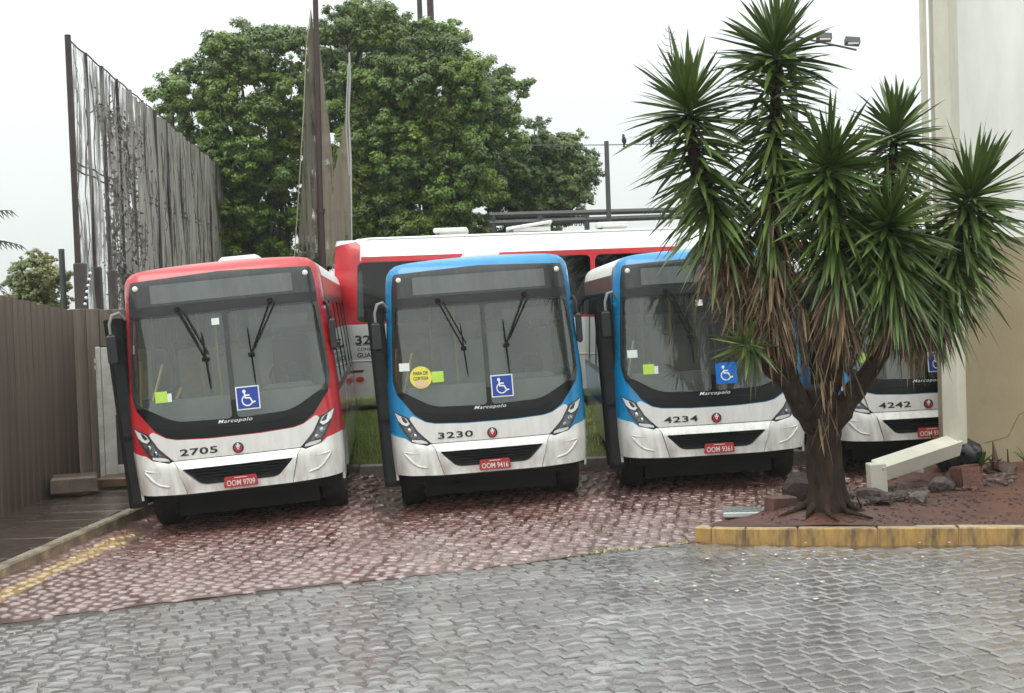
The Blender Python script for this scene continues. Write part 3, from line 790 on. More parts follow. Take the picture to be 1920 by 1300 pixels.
M['yellowk'] = pm('kerb_yellow_paint', (.52, .31, .08), .45, coat=.5, crough=.2, var=(.14, .09, .05), vscale=4.5, vdet=10, stretch=(2.2, 2.2, .6), bump=.5, bscale=22)
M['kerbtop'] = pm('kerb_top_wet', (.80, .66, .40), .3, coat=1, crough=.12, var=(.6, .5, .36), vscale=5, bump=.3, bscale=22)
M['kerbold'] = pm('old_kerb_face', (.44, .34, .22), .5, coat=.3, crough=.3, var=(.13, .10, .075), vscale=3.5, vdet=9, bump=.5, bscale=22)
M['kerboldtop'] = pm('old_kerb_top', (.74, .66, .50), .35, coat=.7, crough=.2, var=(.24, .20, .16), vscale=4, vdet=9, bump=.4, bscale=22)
M['linep'] = pm('worn_yellow_line', (.56, .34, .10), .35, coat=.8, crough=.2, var=(.24, .20, .16), vscale=4, vdet=9, bump=.4, bscale=25)
M['walk'] = pm('wet_sidewalk', (.125, .085, .068), .28, coat=.9, crough=.16, var=(.06, .045, .038), vscale=1.6, vdet=9, rvar=.12, bump=.45, bscale=16, objrand=.12)
M['grassb'] = pm('grass_soil', (.20, .25, .06), .9, var=(.10, .09, .04), vscale=2)
M['grass'] = pm('grass_blade', (.30, .40, .09), .55, attr=.4, var=(.40, .45, .17), vscale=1.5)

def mud_over(mat, y0, y1, col, wob=2.2):
    """mud lies thicker towards the buses: colour by place on the ground, broken up with noise"""
    T = mat.node_tree; L = T.links.new; b = T.nodes['Principled BSDF']; src = b.inputs['Base Color'].links[0].from_socket
    g = N(mat, 'ShaderNodeNewGeometry'); sp = N(mat, 'ShaderNodeSeparateXYZ'); L(g.outputs['Position'], sp.inputs[0])
    n = N(mat, 'ShaderNodeTexNoise'); n.inputs['Scale'].default_value = .9; n.inputs['Detail'].default_value = 7; L(g.outputs['Position'], n.inputs['Vector'])
    a = N(mat, 'ShaderNodeMath', operation='MULTIPLY_ADD'); a.inputs[1].default_value = wob * 2; L(n.outputs['Fac'], a.inputs[0]); L(sp.outputs['Y'], a.inputs[2])
    x2 = N(mat, 'ShaderNodeMath', operation='MULTIPLY_ADD'); x2.inputs[1].default_value = -.30; L(sp.outputs['X'], x2.inputs[0]); L(a.outputs[0], x2.inputs[2])
    r = N(mat, 'ShaderNodeMapRange'); r.inputs['From Min'].default_value = y0 + wob; r.inputs['From Max'].default_value = y1 + wob; r.inputs['To Max'].default_value = .92
    L(x2.outputs[0], r.inputs['Value'])
    m = N(mat, 'ShaderNodeMix', data_type='RGBA'); L(r.outputs[0], m.inputs['Factor']); L(src, m.inputs['A']); m.inputs['B'].default_value = (*col, 1); L(m.outputs['Result'], b.inputs['Base Color'])
for k_ in ('cobble', 'cobble_o'): mud_over(M[k_], 13.2, 16.8, (.20, .085, .068))
def patches(mat, col, amt, scale, lo=.03, hi=.22, stretch=(1, 2.6, 1)):
    """standing water and stains by place on the ground: roughness of the wet film and a tint"""
    T = mat.node_tree; L = T.links.new; b = T.nodes['Principled BSDF']; lk = b.inputs['Base Color'].links; src = lk[0].from_socket
    g = N(mat, 'ShaderNodeNewGeometry'); mp = N(mat, 'ShaderNodeMapping'); mp.inputs['Scale'].default_value = stretch; mp.inputs['Rotation'].default_value = (0, 0, -.37); L(g.outputs['Position'], mp.inputs[0])
    n = N(mat, 'ShaderNodeTexNoise'); n.inputs['Scale'].default_value = scale; n.inputs['Detail'].default_value = 8; n.inputs['Roughness'].default_value = .6; L(mp.outputs[0], n.inputs['Vector'])
    r = N(mat, 'ShaderNodeMapRange'); r.inputs['From Min'].default_value = .38; r.inputs['From Max'].default_value = .64; L(n.outputs['Fac'], r.inputs['Value'])
    r2 = N(mat, 'ShaderNodeMapRange'); r2.inputs['To Min'].default_value = hi; r2.inputs['To Max'].default_value = lo; L(r.outputs[0], r2.inputs['Value']); L(r2.outputs[0], b.inputs['Coat Roughness'])
    f = N(mat, 'ShaderNodeMath', operation='MULTIPLY'); f.inputs[1].default_value = amt; L(r.outputs[0], f.inputs[0])
    m = N(mat, 'ShaderNodeMix', data_type='RGBA'); L(f.outputs[0], m.inputs['Factor']); L(src, m.inputs['A']); m.inputs['B'].default_value = (*col, 1); L(m.outputs['Result'], b.inputs['Base Color'])
for k_ in ('paver', 'paver_o'): patches(M[k_], (.14, .12, .108), .6, .5, lo=.02, hi=.17, stretch=(.5, 2.4, 1))
for k_ in ('bedw', 'mud', 'cobble', 'cobble_o'): patches(M[k_], (.19, .12, .11), .3, .7, lo=.10, hi=.26)

gb = MB()
gb.add([(-400, -60, -.30), (400, -60, -.30), (400, 600, -.30), (-400, 600, -.30)], [(0, 1, 2, 3)])
tag(gb.build('ground', M['ground']), kind='structure')

def sheet(name, poly, z, mat, step=.5, fz=None, kind='structure'):
    rg = cdt([('p', poly)], grid=step, step=step)['p']
    vs = [(x, y, (fz(x, y) if fz else 0) + z) for x, y in rg[0]]
    me = bpy.data.meshes.new(name); me.from_pydata(vs, [], [f for f in rg[1]]); me.materials.append(mat)
    me.polygons.foreach_set('use_smooth', [True] * len(me.polygons)); me.update()
    return tag(link(name, me), kind=kind)
BND = [(-9, 9.2), (-4.47, 10.99), (1.83, 13.47), (12, 17.4)]      # seam between grey pavers and red cobbles
def bnd(x):
    for (a, b), (c_, d) in zip(BND, BND[1:]):
        if x <= c_: return b + (d - b) * (x - a) / (c_ - a)
    return BND[-1][1]
_rs = random.Random(4)
seam_pts = [(x_ / 10, bnd(x_ / 10) + _rs.uniform(-.055, .045)) for x_ in range(-56, 18)]
yard = sheet('yard', seam_pts + [(1.83, 13.45), (12, 17.37), (12, 19.75), (-5.2, 19.75)], -.008, M['mud'], .35, gz)
road = sheet('road', [(-9, -4), (14, -4), (14, 13.3), (5.2, 12.85), (2.85, 13.2), (2.3, 13.3), (1.83, 13.50), (-4.47, 11.09), (-9, 9.35)], -.012, M['bedw'], .5, gz)

# grey pavers, laid in rows parallel to the seam
ang = math.atan2(13.47 - 10.99, 1.83 + 4.47); ca, sa = math.cos(ang), math.sin(ang)
PL, PW = .192, .145
def stone_mesh(name, l, wd, h, mat, seed, dome=.004, bev=.011):
    r = random.Random(seed); mb = MB()
    def q(x, y): return (x + r.uniform(-.007, .007), y + r.uniform(-.007, .007))
    cs = [q(-l / 2, -wd / 2), q(l / 2, -wd / 2), q(l / 2, wd / 2), q(-l / 2, wd / 2)]
    lo = [(x, y, -h) for x, y in cs]; mid = [(x, y, -.012) for x, y in cs]
    b = 1 - bev * 2 / wd
    top = [(x * b, y * b, r.uniform(-.002, .004)) for x, y in cs]
    fs = []
    vs = lo + mid + top + [(r.uniform(-.02, .02), r.uniform(-.015, .015), dome)]
    for k in range(4):
        k2 = (k + 1) % 4
        fs += [(k, k2, 4 + k2, 4 + k), (4 + k, 4 + k2, 8 + k2, 8 + k), (8 + k, 8 + k2, 12)]
    mb.add(vs, fs); return mb.mesh(name, mat)
isl_front = [(1.86, 13.52), (2.02, 13.42), (2.35, 13.30), (2.87, 13.20), (5.2, 12.78), (13, 11.42)]
def kerbline(x):
    for (a, b), (c_, d) in zip(isl_front, isl_front[1:]):
        if x <= c_: return b + (d - b) * (x - a) / (c_ - a)
    return 11.3
variants = [stone_mesh('paver', PL - .012 - .02 * (s % 3) / 2, PW - .007 - .006 * (s % 2), .05, M['paver_o'], s) for s in range(9)]
cand = []
for j in range(-110, 46):
    rowoff = random.uniform(-.06, .06) + (.5 if j % 2 else 0) * PL
    for i in range(-70, 70):
        lx, ly = i * PL + rowoff + random.uniform(-.006, .006), j * PW
        ly += .05 * math.sin(lx * .8 + j * .02) + .02 * math.sin(lx * 2.3)
        X = -1.32 + lx * ca - ly * sa; Y = 12.20 + lx * sa + ly * ca
        if Y > bnd(X) - .10 or Y < 6.4 or X > 7.4 or X < -6.2: continue
        if X > 1.7 and Y > kerbline(X) - .17: continue
        cand.append((X, Y))
def screen(X, Y, Z=0.0):
    d = Vector((X, Y, Z)) - CP; zz = d.dot(_f); return 960 + FPX * d.dot(_r) / zz, 650 - FPX * d.dot(_u) / zz
vis = []
rest = []
for (X, Y) in cand:
    sx_, sy_ = screen(X, Y)
    (vis if (-20 < sx_ < 1940 and sy_ < 1330) else rest).append((X, Y, sy_))
vis.sort(key=lambda q: -q[2])
paving = empty('paving', (0, 0, 0)); paving['kind'] = 'structure'
rest = [(a, b) for a, b, c_ in rest] + [(a, b) for a, b, c_ in vis[295:]]
for X, Y, _s in vis[:295]:
    o = link('paver', random.choice(variants), paving, (X, Y, gz(X, Y) + random.uniform(-.006, .006)), (random.gauss(0, .012), random.gauss(0, .010), ang + random.gauss(0, .022)))
def join_stones(name, places, meshes, mat, parent, rz):
    Vs, Fs, At = [], [], []; nb = 0
    prep = []
    for me in meshes:
        v = np.zeros(len(me.vertices) * 3); me.vertices.foreach_get('co', v); prep.append((v.reshape(-1, 3), [tuple(p.vertices) for p in me.polygons]))
    for p in places:
        X, Y = p[:2]; k = random.randrange(len(prep)); v, fs = prep[k]
        a = (rz + random.gauss(0, .012)) if rz is not None else random.uniform(0, 6.28)
        tx, ty = random.gauss(0, .014), random.gauss(0, .014)
        c_, s_ = math.cos(a), math.sin(a)
        q = np.empty_like(v); q[:, 0] = v[:, 0] * c_ - v[:, 1] * s_ + X; q[:, 1] = v[:, 0] * s_ + v[:, 1] * c_ + Y
        q[:, 2] = v[:, 2] + v[:, 0] * tx + v[:, 1] * ty + gz(X, Y) + random.uniform(-.006, .006)
        Vs.append(q); Fs += [tuple(i + nb for i in f) for f in fs]; At += [random.random()] * len(fs); nb += len(v)
    me = bpy.data.meshes.new(name); me.from_pydata(np.vstack(Vs).tolist(), [], Fs); me.materials.append(mat)
    a = me.attributes.new('tint', 'FLOAT', 'FACE'); a.data.foreach_set('value', np.array(At, np.float32))
    me.update()
    return tag(link(name, me, parent), kind='stuff')
join_stones('pavers', rest, variants, M['paver'], paving, ang)

def xk(y): return -5.20 + .085 * (y - 12.7)                    # street face of the left kerb
def painted(mat, col):
    """a worn line painted straight over the stones beside the kerb"""
    T = mat.node_tree; L = T.links.new; b = T.nodes['Principled BSDF']; src = b.inputs['Base Color'].links[0].from_socket
    g = N(mat, 'ShaderNodeNewGeometry'); sp = N(mat, 'ShaderNodeSeparateXYZ'); L(g.outputs['Position'], sp.inputs[0])
    a = N(mat, 'ShaderNodeMath', operation='MULTIPLY_ADD'); a.inputs[1].default_value = -.063; L(sp.outputs['Y'], a.inputs[0]); L(sp.outputs['X'], a.inputs[2])
    c = N(mat, 'ShaderNodeMath', operation='ADD'); c.inputs[1].default_value = 4.86 + .063 * 12.02; L(a.outputs[0], c.inputs[0])
    d = N(mat, 'ShaderNodeMath', operation='ABSOLUTE'); L(c.outputs[0], d.inputs[0])
    n = N(mat, 'ShaderNodeTexNoise'); n.inputs['Scale'].default_value = 7; n.inputs['Detail'].default_value = 6; L(g.outputs['Position'], n.inputs['Vector'])
    e = N(mat, 'ShaderNodeMath', operation='MULTIPLY_ADD'); e.inputs[1].default_value = .12; L(n.outputs['Fac'], e.inputs[0]); L(d.outputs[0], e.inputs[2])
    r = N(mat, 'ShaderNodeMapRange'); r.inputs['From Min'].default_value = .165; r.inputs['From Max'].default_value = .19; r.inputs['To Min'].default_value = .75; r.inputs['To Max'].default_value = 0; L(e.outputs[0], r.inputs['Value'])
    y = N(mat, 'ShaderNodeMapRange'); y.inputs['From Min'].default_value = 14.9; y.inputs['From Max'].default_value = 15.9; y.inputs['To Min'].default_value = 1; y.inputs['To Max'].default_value = 0; L(sp.outputs['Y'], y.inputs['Value'])
    f = N(mat, 'ShaderNodeMath', operation='MULTIPLY'); L(r.outputs[0], f.inputs[0]); L(y.outputs[0], f.inputs[1])
    m = N(mat, 'ShaderNodeMix', data_type='RGBA'); L(f.outputs[0], m.inputs['Factor']); L(src, m.inputs['A']); m.inputs['B'].default_value = (*col, 1); L(m.outputs['Result'], b.inputs['Base Color'])
for k_ in ('cobble', 'cobble_o', 'mud', 'paver', 'paver_o', 'bedw'): painted(M[k_], (.50, .34, .14))
# red muddy cobbles: irregular stones
def cob_mesh(seed, mat):
    r = random.Random(100 + seed); n = 6; mb = MB()
    R0 = .076; an = [2 * math.pi * (k + r.uniform(-.22, .22)) / n for k in range(n)]
    rr = [R0 * r.uniform(.86, 1.1) for _ in range(n)]
    lo = [(rr[k] * 1.12 * math.cos(an[k]), rr[k] * .92 * math.sin(an[k]), -.04) for k in range(n)]
    mid = [(x, y, -.016) for x, y, z in lo]; top = [(x * .74, y * .74, r.uniform(-.001, .006)) for x, y, z in lo]
    vs = lo + mid + top + [(0, 0, r.uniform(.005, .010))]; fs = []
    for k in range(n):
        k2 = (k + 1) % n
        fs += [(k, k2, n + k2, n + k), (n + k, n + k2, 2 * n + k2, 2 * n + k), (2 * n + k, 2 * n + k2, 3 * n)]
    mb.add(vs, fs); return mb.mesh('cobblestone', mat, smooth='all')
cv = [cob_mesh(s, M['cobble_o']) for s in range(8)]
cc = []
for j in range(0, 90):
    for i in range(-55, 72):
        lx = (i + (.5 if j % 2 else 0)) * .160 + random.uniform(-.028, .028); ly = j * .134 + random.uniform(-.022, .022)
        X = -1.32 + lx * ca - ly * sa; Y = 12.20 + .06 + lx * sa + ly * ca
        if Y < bnd(X) + .02 + random.uniform(0, .05) or Y > 19.6 or X > 7.6: continue
        le = xk(Y) + .05
        if X < le: continue
        if X > 1.75 and Y < 15.5 and Y < 13.5 + (X - 1.8) * 1.35: continue
        cc.append((X, Y))
vis = []; rest = []
for X, Y in cc:
    sx_, sy_ = screen(X, Y)
    hid = any(abs((X - b[0])) < 1.0 and Y > b[1] + .5 for b in BUS)
    (vis if (-20 < sx_ < 1500 and not hid) else rest).append((X, Y, sy_))
vis.sort(key=lambda q: -q[2])
cob = empty('cobbled_yard'); cob['kind'] = 'structure'
for X, Y, _s in vis[:295]:
    link('cobblestone', random.choice(cv), cob, (X, Y, gz(X, Y) + random.uniform(-.008, .002)), (random.gauss(0, .02), random.gauss(0, .02), random.uniform(0, 6.28)))
join_stones('cobblestones', [q[:2] for q in rest + vis[295:]], cv, M['cobble'], cob, None)

# ---- left: kerb, gutter, worn yellow line, sidewalk, block
def xk(y): return -5.20 + .085 * (y - 12.7)                    # street face of the kerb
kb = empty('kerb'); kb['kind'] = 'structure'
y = 8.6
while y < 19.6:
    l = .95; mb = MB(); xm = xk(y + l / 2)
    mb.box((0, 0, 0), (.15, l - .006, .22), bev=.02)
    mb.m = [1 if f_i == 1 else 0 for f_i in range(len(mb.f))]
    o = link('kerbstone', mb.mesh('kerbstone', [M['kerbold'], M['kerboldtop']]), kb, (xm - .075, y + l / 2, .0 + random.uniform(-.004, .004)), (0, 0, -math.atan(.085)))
    y += l
if 0: sheet('gutter', [(xk(8.6) + .005, 8.6), (xk(8.6) + .50, 8.6), (xk(18) + .40, 18), (xk(18) + .005, 18)], .006, pmc('gutter_wet', (.28, .26, .25), rough=.18, coat=1, crough=.08, var=(.16, .14, .13), vscale=3, rvar=.1, bump=.3, bscale=20), .4)
if 0: sheet('painted_line', [(-4.92, 10.4), (-4.68, 10.55), (-4.50, 15.6), (-4.70, 15.6)], .024, M['linep'], .25, gz)
sw_ = empty('sidewalk'); sw_['kind'] = 'structure'
y = 9.0; 
while y < 19.3:
    d = .62; mb = MB()
    for x0_, x1_ in ((-6.75, -6.05), (-6.04, xk(y) - .16)):
        xm = (x0_ + x1_) / 2
        mb2 = MB(); mb2.box((0, 0, 0), (x1_ - x0_ - .008, d - .010, .12), bev=.006)
        link('paving_slab', mb2.mesh('paving_slab', M['walk']), sw_, (xm, y + d / 2, .040 + random.uniform(-.003, .003)), (random.gauss(0, .004), random.gauss(0, .004), 0))
    y += d
bedm = MB(); bedm.prism([(-6.8, 8.8), (xk(8.8) - .15, 8.8), (xk(19.5) - .15, 19.5), (-6.8, 19.5)], -.2, .085); bedm.build('sidewalk_bed', M['bed'], sw_)
# low step and block by the gate
mb = MB(); mb.box((0, 0, 0), (.62, .5, .24), Matrix.Rotation(.3, 3, 'Z'), bev=.03)
o = mb.build('concrete_block', pmc('muddy_concrete', (.20, .145, .10), rough=.5, coat=.3, crough=.3, var=(.10, .07, .05), vscale=4, vdet=9, bump=.7, bscale=14), smooth=True); o.location = (-6.22, 18.1, .26); tag(o, 'low worn concrete block on the sidewalk at the foot of the brown wall', 'concrete block')
mb = MB(); mb.box((0, 0, 0), (1.4, .45, .14), bev=.02)
o = mb.build('door_step', pmc('brown_step', (.17, .10, .055), rough=.4, coat=.3, var=(.10, .06, .04), vscale=4, bump=.4)); o.location = (-5.35, 18.75, .20); tag(o, 'muddy brown step in front of the pale metal gate', 'step')

# ---- island at the right: yellow kerb, red soil
def soilz(x, y):
    dk = y - kerbline(x)
    return .162 + .05 * sm(13.2, 15.5, y) + .09 * sm(15, 17, y) + sm(.15, .8, dk) * (.02 * math.sin(x * 2.1 + y) + .018 * math.sin(y * 3.3 - x * 1.7) + .01 * math.sin(x * 9 + y * 4) * math.sin(y * 8)) + .10 * math.exp(-((x - 3.35) ** 2 + (y - 13.85) ** 2) / .25) - .14 * sm(3.2, 2.0, x) * sm(13.75, 14.6, y)
ISL = [(2.0, 13.50), (2.4, 13.37), (2.9, 13.27), (5.2, 12.86), (13, 11.50), (13, 17.9), (5.6, 17.2), (4.6, 15.7), (3.6, 15.2), (2.9, 14.5), (2.3, 14.0)]
sheet('soil', ISL, 0, M['soil'], .14, soilz)
ik = empty('island_kerb'); ik['kind'] = 'structure'
pth = []
for a, b in zip(isl_front, isl_front[1:]):
    n = max(1, round(math.dist(a, b) / .85))
    for k in range(n): pth.append((a[0] + (b[0] - a[0]) * k / n, a[1] + (b[1] - a[1]) * k / n))
pth.append(isl_front[-1])
for a, b in zip(pth, pth[1:]):
    L_ = math.dist(a, b); mb = MB(); h = .16
    an_ = math.atan2(b[1] - a[1], b[0] - a[0])
    mb.box((0, .07, -.02), (L_ - .003, .15, .36), bev=.014)
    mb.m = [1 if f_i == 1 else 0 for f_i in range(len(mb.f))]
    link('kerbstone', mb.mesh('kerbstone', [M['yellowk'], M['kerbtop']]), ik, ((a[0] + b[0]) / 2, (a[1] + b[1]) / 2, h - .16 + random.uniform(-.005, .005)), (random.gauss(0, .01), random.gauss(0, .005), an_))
# rear kerb with the grass bank behind it
rk = empty('rear_kerb'); rk['kind'] = 'structure'
for k in range(16):
    mb = MB(); mb.box((0, 0, 0), (.98, .15, .34), bev=.02)
    link('kerbstone', mb.mesh('kerbstone', M['conc']), rk, (-4.9 + k, 19.72, .02), (0, 0, random.gauss(0, .004)))
def bankz(x, y): return .12 + .60 * sm(19.8, 21.8, y) + .03 * math.sin(x * 3) * math.sin(y * 2.3)
sheet('grass_bank', [(-7, 19.8), (14, 19.8), (14, 60), (-7, 60)], 0, M['grassb'], .6, bankz)
nb_ = 26000
gx = np.concatenate([rng.uniform(-3.6, -1.2, 16000), rng.uniform(-5, 8, nb_ - 16000)]); gy = rng.uniform(19.82, 22.2, nb_)
gzv = np.array([bankz(a, b) for a, b in zip(gx, gy)])
hh = rng.uniform(.05, .17, nb_); th = rng.uniform(0, np.pi, nb_); lx = rng.normal(0, .05, nb_); ly = rng.normal(0, .05, nb_)
wv = .009
V = np.empty((nb_, 3, 3))
V[:, 0] = np.c_[gx - wv * np.cos(th), gy - wv * np.sin(th), gzv]; V[:, 1] = np.c_[gx + wv * np.cos(th), gy + wv * np.sin(th), gzv]; V[:, 2] = np.c_[gx + lx, gy + ly, gzv + hh]
tag(link('grass', np_mesh('grass', V.reshape(-1, 3), np.arange(nb_ * 3).reshape(-1, 3), M['grass'], attr=rng.uniform(0, 1, nb_))), 'green grass on the bank under the long parked bus', 'grass', kind='stuff')
# weeds in the seam by the kerb tip
nb2 = 110; gx = rng.uniform(.3, 1.8, nb2); gy = 13.05 + (gx - .75) * .39 + rng.normal(0, .03, nb2); th = rng.uniform(0, np.pi, nb2)
V = np.empty((nb2, 3, 3)); z_ = np.zeros(nb2)
V[:, 0] = np.c_[gx - .008 * np.cos(th), gy - .008 * np.sin(th), z_]; V[:, 1] = np.c_[gx + .008 * np.cos(th), gy + .008 * np.sin(th), z_]; V[:, 2] = np.c_[gx + rng.normal(0, .03, nb2), gy + rng.normal(0, .03, nb2), rng.uniform(.01, .035, nb2)]
tag(link('weeds', np_mesh('weeds', V.reshape(-1, 3), np.arange(nb2 * 3).reshape(-1, 3), M['grass'], attr=rng.uniform(0, 1, nb2))), 'low weeds in the seam between grey pavers and red cobbles', 'weeds', kind='stuff')

# ------------------------------------------------------------------ left: brown plank wall, return wall with gate, stub columns
M['wallw'] = pm('weathered_brown_wall', (.20, .152, .118), .7, coat=.12, crough=.4, var=(.075, .056, .044), vscale=1.8, vdet=10, stretch=(4.5, 4.5, .22), bump=.6, bscale=9, objrand=.1)
M['wallb'] = pm('brown_stub_column', (.095, .074, .066), .7, var=(.05, .04, .036), vscale=3, stretch=(2, 2, .5), bump=.5, bscale=12, objrand=.25)
WA, WB = Vector((-6.35, 9.0, 0)), Vector((-6.62, 19.5, 0))
lw = empty('plank_wall', WA, 'long brown weathered plank wall along the left sidewalk', 'wall')
dirw = (WB - WA); Lw = dirw.length; dirw.normalize(); aw = math.atan2(dirw.y, dirw.x)
s_ = 0
while s_ < Lw - .05:
    wd = random.choice((.22, .25, .28)); h = 3.02 - .075 * max(0, s_ - 6.3) + random.uniform(-.012, .012)
    mb = MB(); mb.box((0, 0, h / 2), (wd - .003, .05, h), bev=.0015)
    p = dirw * (s_ + wd / 2)
    link('plank', mb.mesh('plank', M['wallw']), lw, (p.x + random.uniform(-.002, .002), p.y, -.02), (0, 0, aw + random.gauss(0, .003)))
    s_ += wd
mb = MB(); pb = WA + dirw * (Lw / 2)
mb.box((0, 0, 0), (Lw, .06, 2.5), bev=.005); o = link('backing', mb.mesh('backing', M['wallb']), lw, (dirw.x * Lw / 2 - .07, dirw.y * Lw / 2, 1.25), (0, 0, aw))
# return wall facing the camera at Y ~ 19.7, with the gate opening
rw = empty('return_wall', (-6.75, 19.75, 0), 'brown plank return wall above and beside the pale metal gate', 'wall')
x = 0
while x < 2.35:
    wd = random.choice((.2, .24, .26)); zt = 2.72 - .02 * x + random.uniform(-.015, .015)
    zb = 0 if x < .38 or x > 1.95 else 2.14
    mb = MB(); mb.box((0, 0, (zt + zb) / 2), (wd - .008, .06, zt - zb), bev=.008)
    link('plank', mb.mesh('plank', M['wallw']), rw, (x + wd / 2, random.uniform(-.008, .008), 0)); x += wd
mb = MB(); mb.box((1.2, .4, 1.1), (1.75, .05, 2.1)); mb.build('recess_board', M['wallb'], rw)
# dark wall carrying on behind the buses below the netting
bw = empty('block_wall', (-6.9, 20.2, 0), 'dark block wall running back beneath the tall torn net', 'wall')
mb = MB(); mb.prism([(0, 0), (.15, 0), (-1.0, 17), (-1.15, 17)], 0, 2.55); mb.build('wall_body', M['wallb'], bw)
# gate
gt = empty('metal_gate', (-6.04, 19.05, .17), 'pale grey metal gate standing ajar left of the red bus', 'gate')
M['gatem'] = pm('gate_paint', (.66, .67, .64), .45, var=(.36, .34, .30), vscale=3, vdet=8, coat=.2)
def bar(nm, c_, sz): 
    m_ = MB(); m_.box(c_, sz, bev=.008); return m_.build(nm, M['gatem'], gt)
bar('post', (-.07, 0, .99), (.07, .07, 1.98)); bar('stile', (.06, -.02, 1.0), (.17, .05, 1.94)); bar('stile', (.98, -.02, 1.0), (.12, .05, 1.94))
bar('rail', (.54, -.02, 1.91), (.80, .05, .13)); bar('rail', (.54, -.02, 1.02), (.80, .05, .11)); bar('rail', (.54, -.02, .16), (.80, .05, .13))
m_ = MB(); m_.box((.53, .0, 1.47), (.80, .015, .80)); m_.box((.53, 0, .59), (.80, .015, .76)); m_.build('panel', M['wallb'], gt)
for zz in (1.68, 1.78): 
    m_ = MB(); m_.tube([(-.11, -.04, zz - .03), (-.11, -.04, zz + .03)], .018, 8); m_.build('hinge', M['gatem'], gt)
gt.rotation_euler = (0, 0, math.radians(12))
# electric fence insulators on a slanted rod
er = empty('insulator_rod', at(168, 572, 19.62), 'slanted rod carrying white insulators on top of the brown wall', 'fence rod')
base = at(168, 572, 19.62)
p0, p1 = at(158, 576, 19.62) - base, at(169, 508, 19.62) - base
m_ = MB(); m_.tube([p0, p1], .010, 6); m_.build('rod', M['rubber'], er)
for k in range(6):
    m_ = MB(); m_.lathe([(-.022, .010), (-.012, .024), (.012, .024), (.022, .01)], (0, 0, 0), (1, 0, .2), 10)
    o = m_.build('insulator', M['signwhite'], er, smooth=True); o.location = p0.lerp(p1, .08 + k * .17) + Vector((.012, -.02, 0))
# thin post behind the wall
o = (lambda m_: (m_.tube([(0, 0, 0), (0, 0, 3.68)], [.05, .045], 10), m_.build('thin_post', pmc('grey_green_post', (.05, .06, .058), rough=.6)))[1])(MB()); o.location = (at(120, 575, 20.3).x, 20.3, 0); tag(o, 'thin dark post behind the brown wall, left of the netting', 'post')

# ---- tall torn net fence running back on the left
Y1, Y2 = 20.1, 37.5
A1 = at(127, 72, Y1); A2 = at(414, 312, Y2)
nf = empty('net_fence', (A1.x, A1.y, 0), 'tall dark-posted fence with torn grey netting behind the red bus', 'net fence')
dv = Vector((A2.x - A1.x, A2.y - A1.y, 0)); Ln = dv.length; dn = dv.normalized()
M['netpost'] = pm('net_post', (.022, .015, .018), .5, var=(.05, .025, .022), vscale=5)
zt0, zt1 = A1.z, A2.z
ts = [0, .095, .20, .30, .42, .52, .63, .74, .84, .93, 1.0]
ts = [0, .065, .13, .20, .265, .335, .41, .49, .58, .67, .76, .85, .93, 1.0]
for i, t in enumerate(ts):
    p = dn * Ln * t; zt = zt0 + (zt1 - zt0) * t
    m_ = MB(); r_ = .050 if i == 0 else (.030 if i % 2 else .038)
    m_.tube([(0, 0, 0), (0, 0, zt + (.05 if i == 0 else .0))], r_, 8); o = m_.build('post', M['netpost'], nf); o.location = p
    m_ = MB(); m_.box((0, 0, 1.72), (.17 if i == 0 else .13, .13, 3.44 - .10 * i * .4), bev=.015); o = m_.build('stub_column', M['wallb'], nf); o.location = p + Vector((.03, 0, 0))
for zz, nm in ((1.0, 'top_rail'), (.52, 'middle_rail'), (.49, 'middle_rail')):
    q0 = Vector((0, 0, 3.0 + (zt0 - 3.0) * zz)); q1 = dn * Ln + Vector((0, 0, 3.0 + (zt1 - 3.0) * zz))
    pts = [q0.lerp(q1, k / 26) - Vector((0, 0, .03 * abs(math.sin(k * math.pi / 2)))) for k in range(27)]
    m_ = MB(); m_.tube(pts, .014, 5); m_.build(nm, M['netpost'], nf)
M['net'] = netmat('torn_grey_net', (.36, .34, .315), (.15, .14, .13), .10, 12, .55, 1.0, patch=(1, 2.6, 7.0, .22))
vs, fs = [], []; nu, nv = 90, 14
for i in range(nu + 1):
    for j in range(nv + 1):
        t = i / nu; q = dn * Ln * t; zt = zt0 + (zt1 - zt0) * t - .05
        z = 2.5 + (zt - 2.5) * j / nv
        wob = .05 * math.sin(i * 1.7) + .03 * math.sin(i * .6 + j * .5)
        vs.append((q.x + wob, q.y, z))
for i in range(nu):
    for j in range(nv): a = i * (nv + 1) + j; fs.append((a, a + nv + 1, a + nv + 2, a + 1))
m_ = MB(); m_.add(vs, fs); m_.build('net', M['net'], nf, smooth='all')
# hanging strands and vines caught in the net
vs, fs, sa_ = [], [], 0
m_ = MB()
for k in range(130):
    t = random.betavariate(1.3, 1.2); q = dn * Ln * t; zt = zt0 + (zt1 - zt0) * t
    za = zt - random.random() ** 1.5 * 2.5; zb = za - random.uniform(.6, 3.2); zb = max(zb, 2.6)
    if za - zb < .3: continue
    x_ = random.uniform(-.05, .05); n_ = 5
    m_.tube([(q.x + x_ + .03 * math.sin(j_ * 2 + k), q.y + .02 * math.cos(j_ * 3 + k), za + (zb - za) * j_ / n_) for j_ in range(n_ + 1)], random.uniform(.005, .012), 3, cap=False)
tag(m_.build('net_strands', pmc('strand', (.10, .09, .085), rough=.9), nf), kind='stuff')
nl = 2600
c0 = [(2.7 + abs(rng.normal(0, 1.6)) + (rng.uniform(-1.0, 0) if rng.random() < .25 else 0), rng.uniform(2.9, 6.2)) for _ in range(110)]
P_ = np.array([c0[i] for i in rng.integers(0, 110, nl)]) + rng.normal(0, 1, (nl, 2)) * np.array([.22, .16])
keep = P_[:, 1] < zt0 - .25 - .14 * np.abs(P_[:, 0] - 3); P_ = P_[keep]; nl = len(P_)
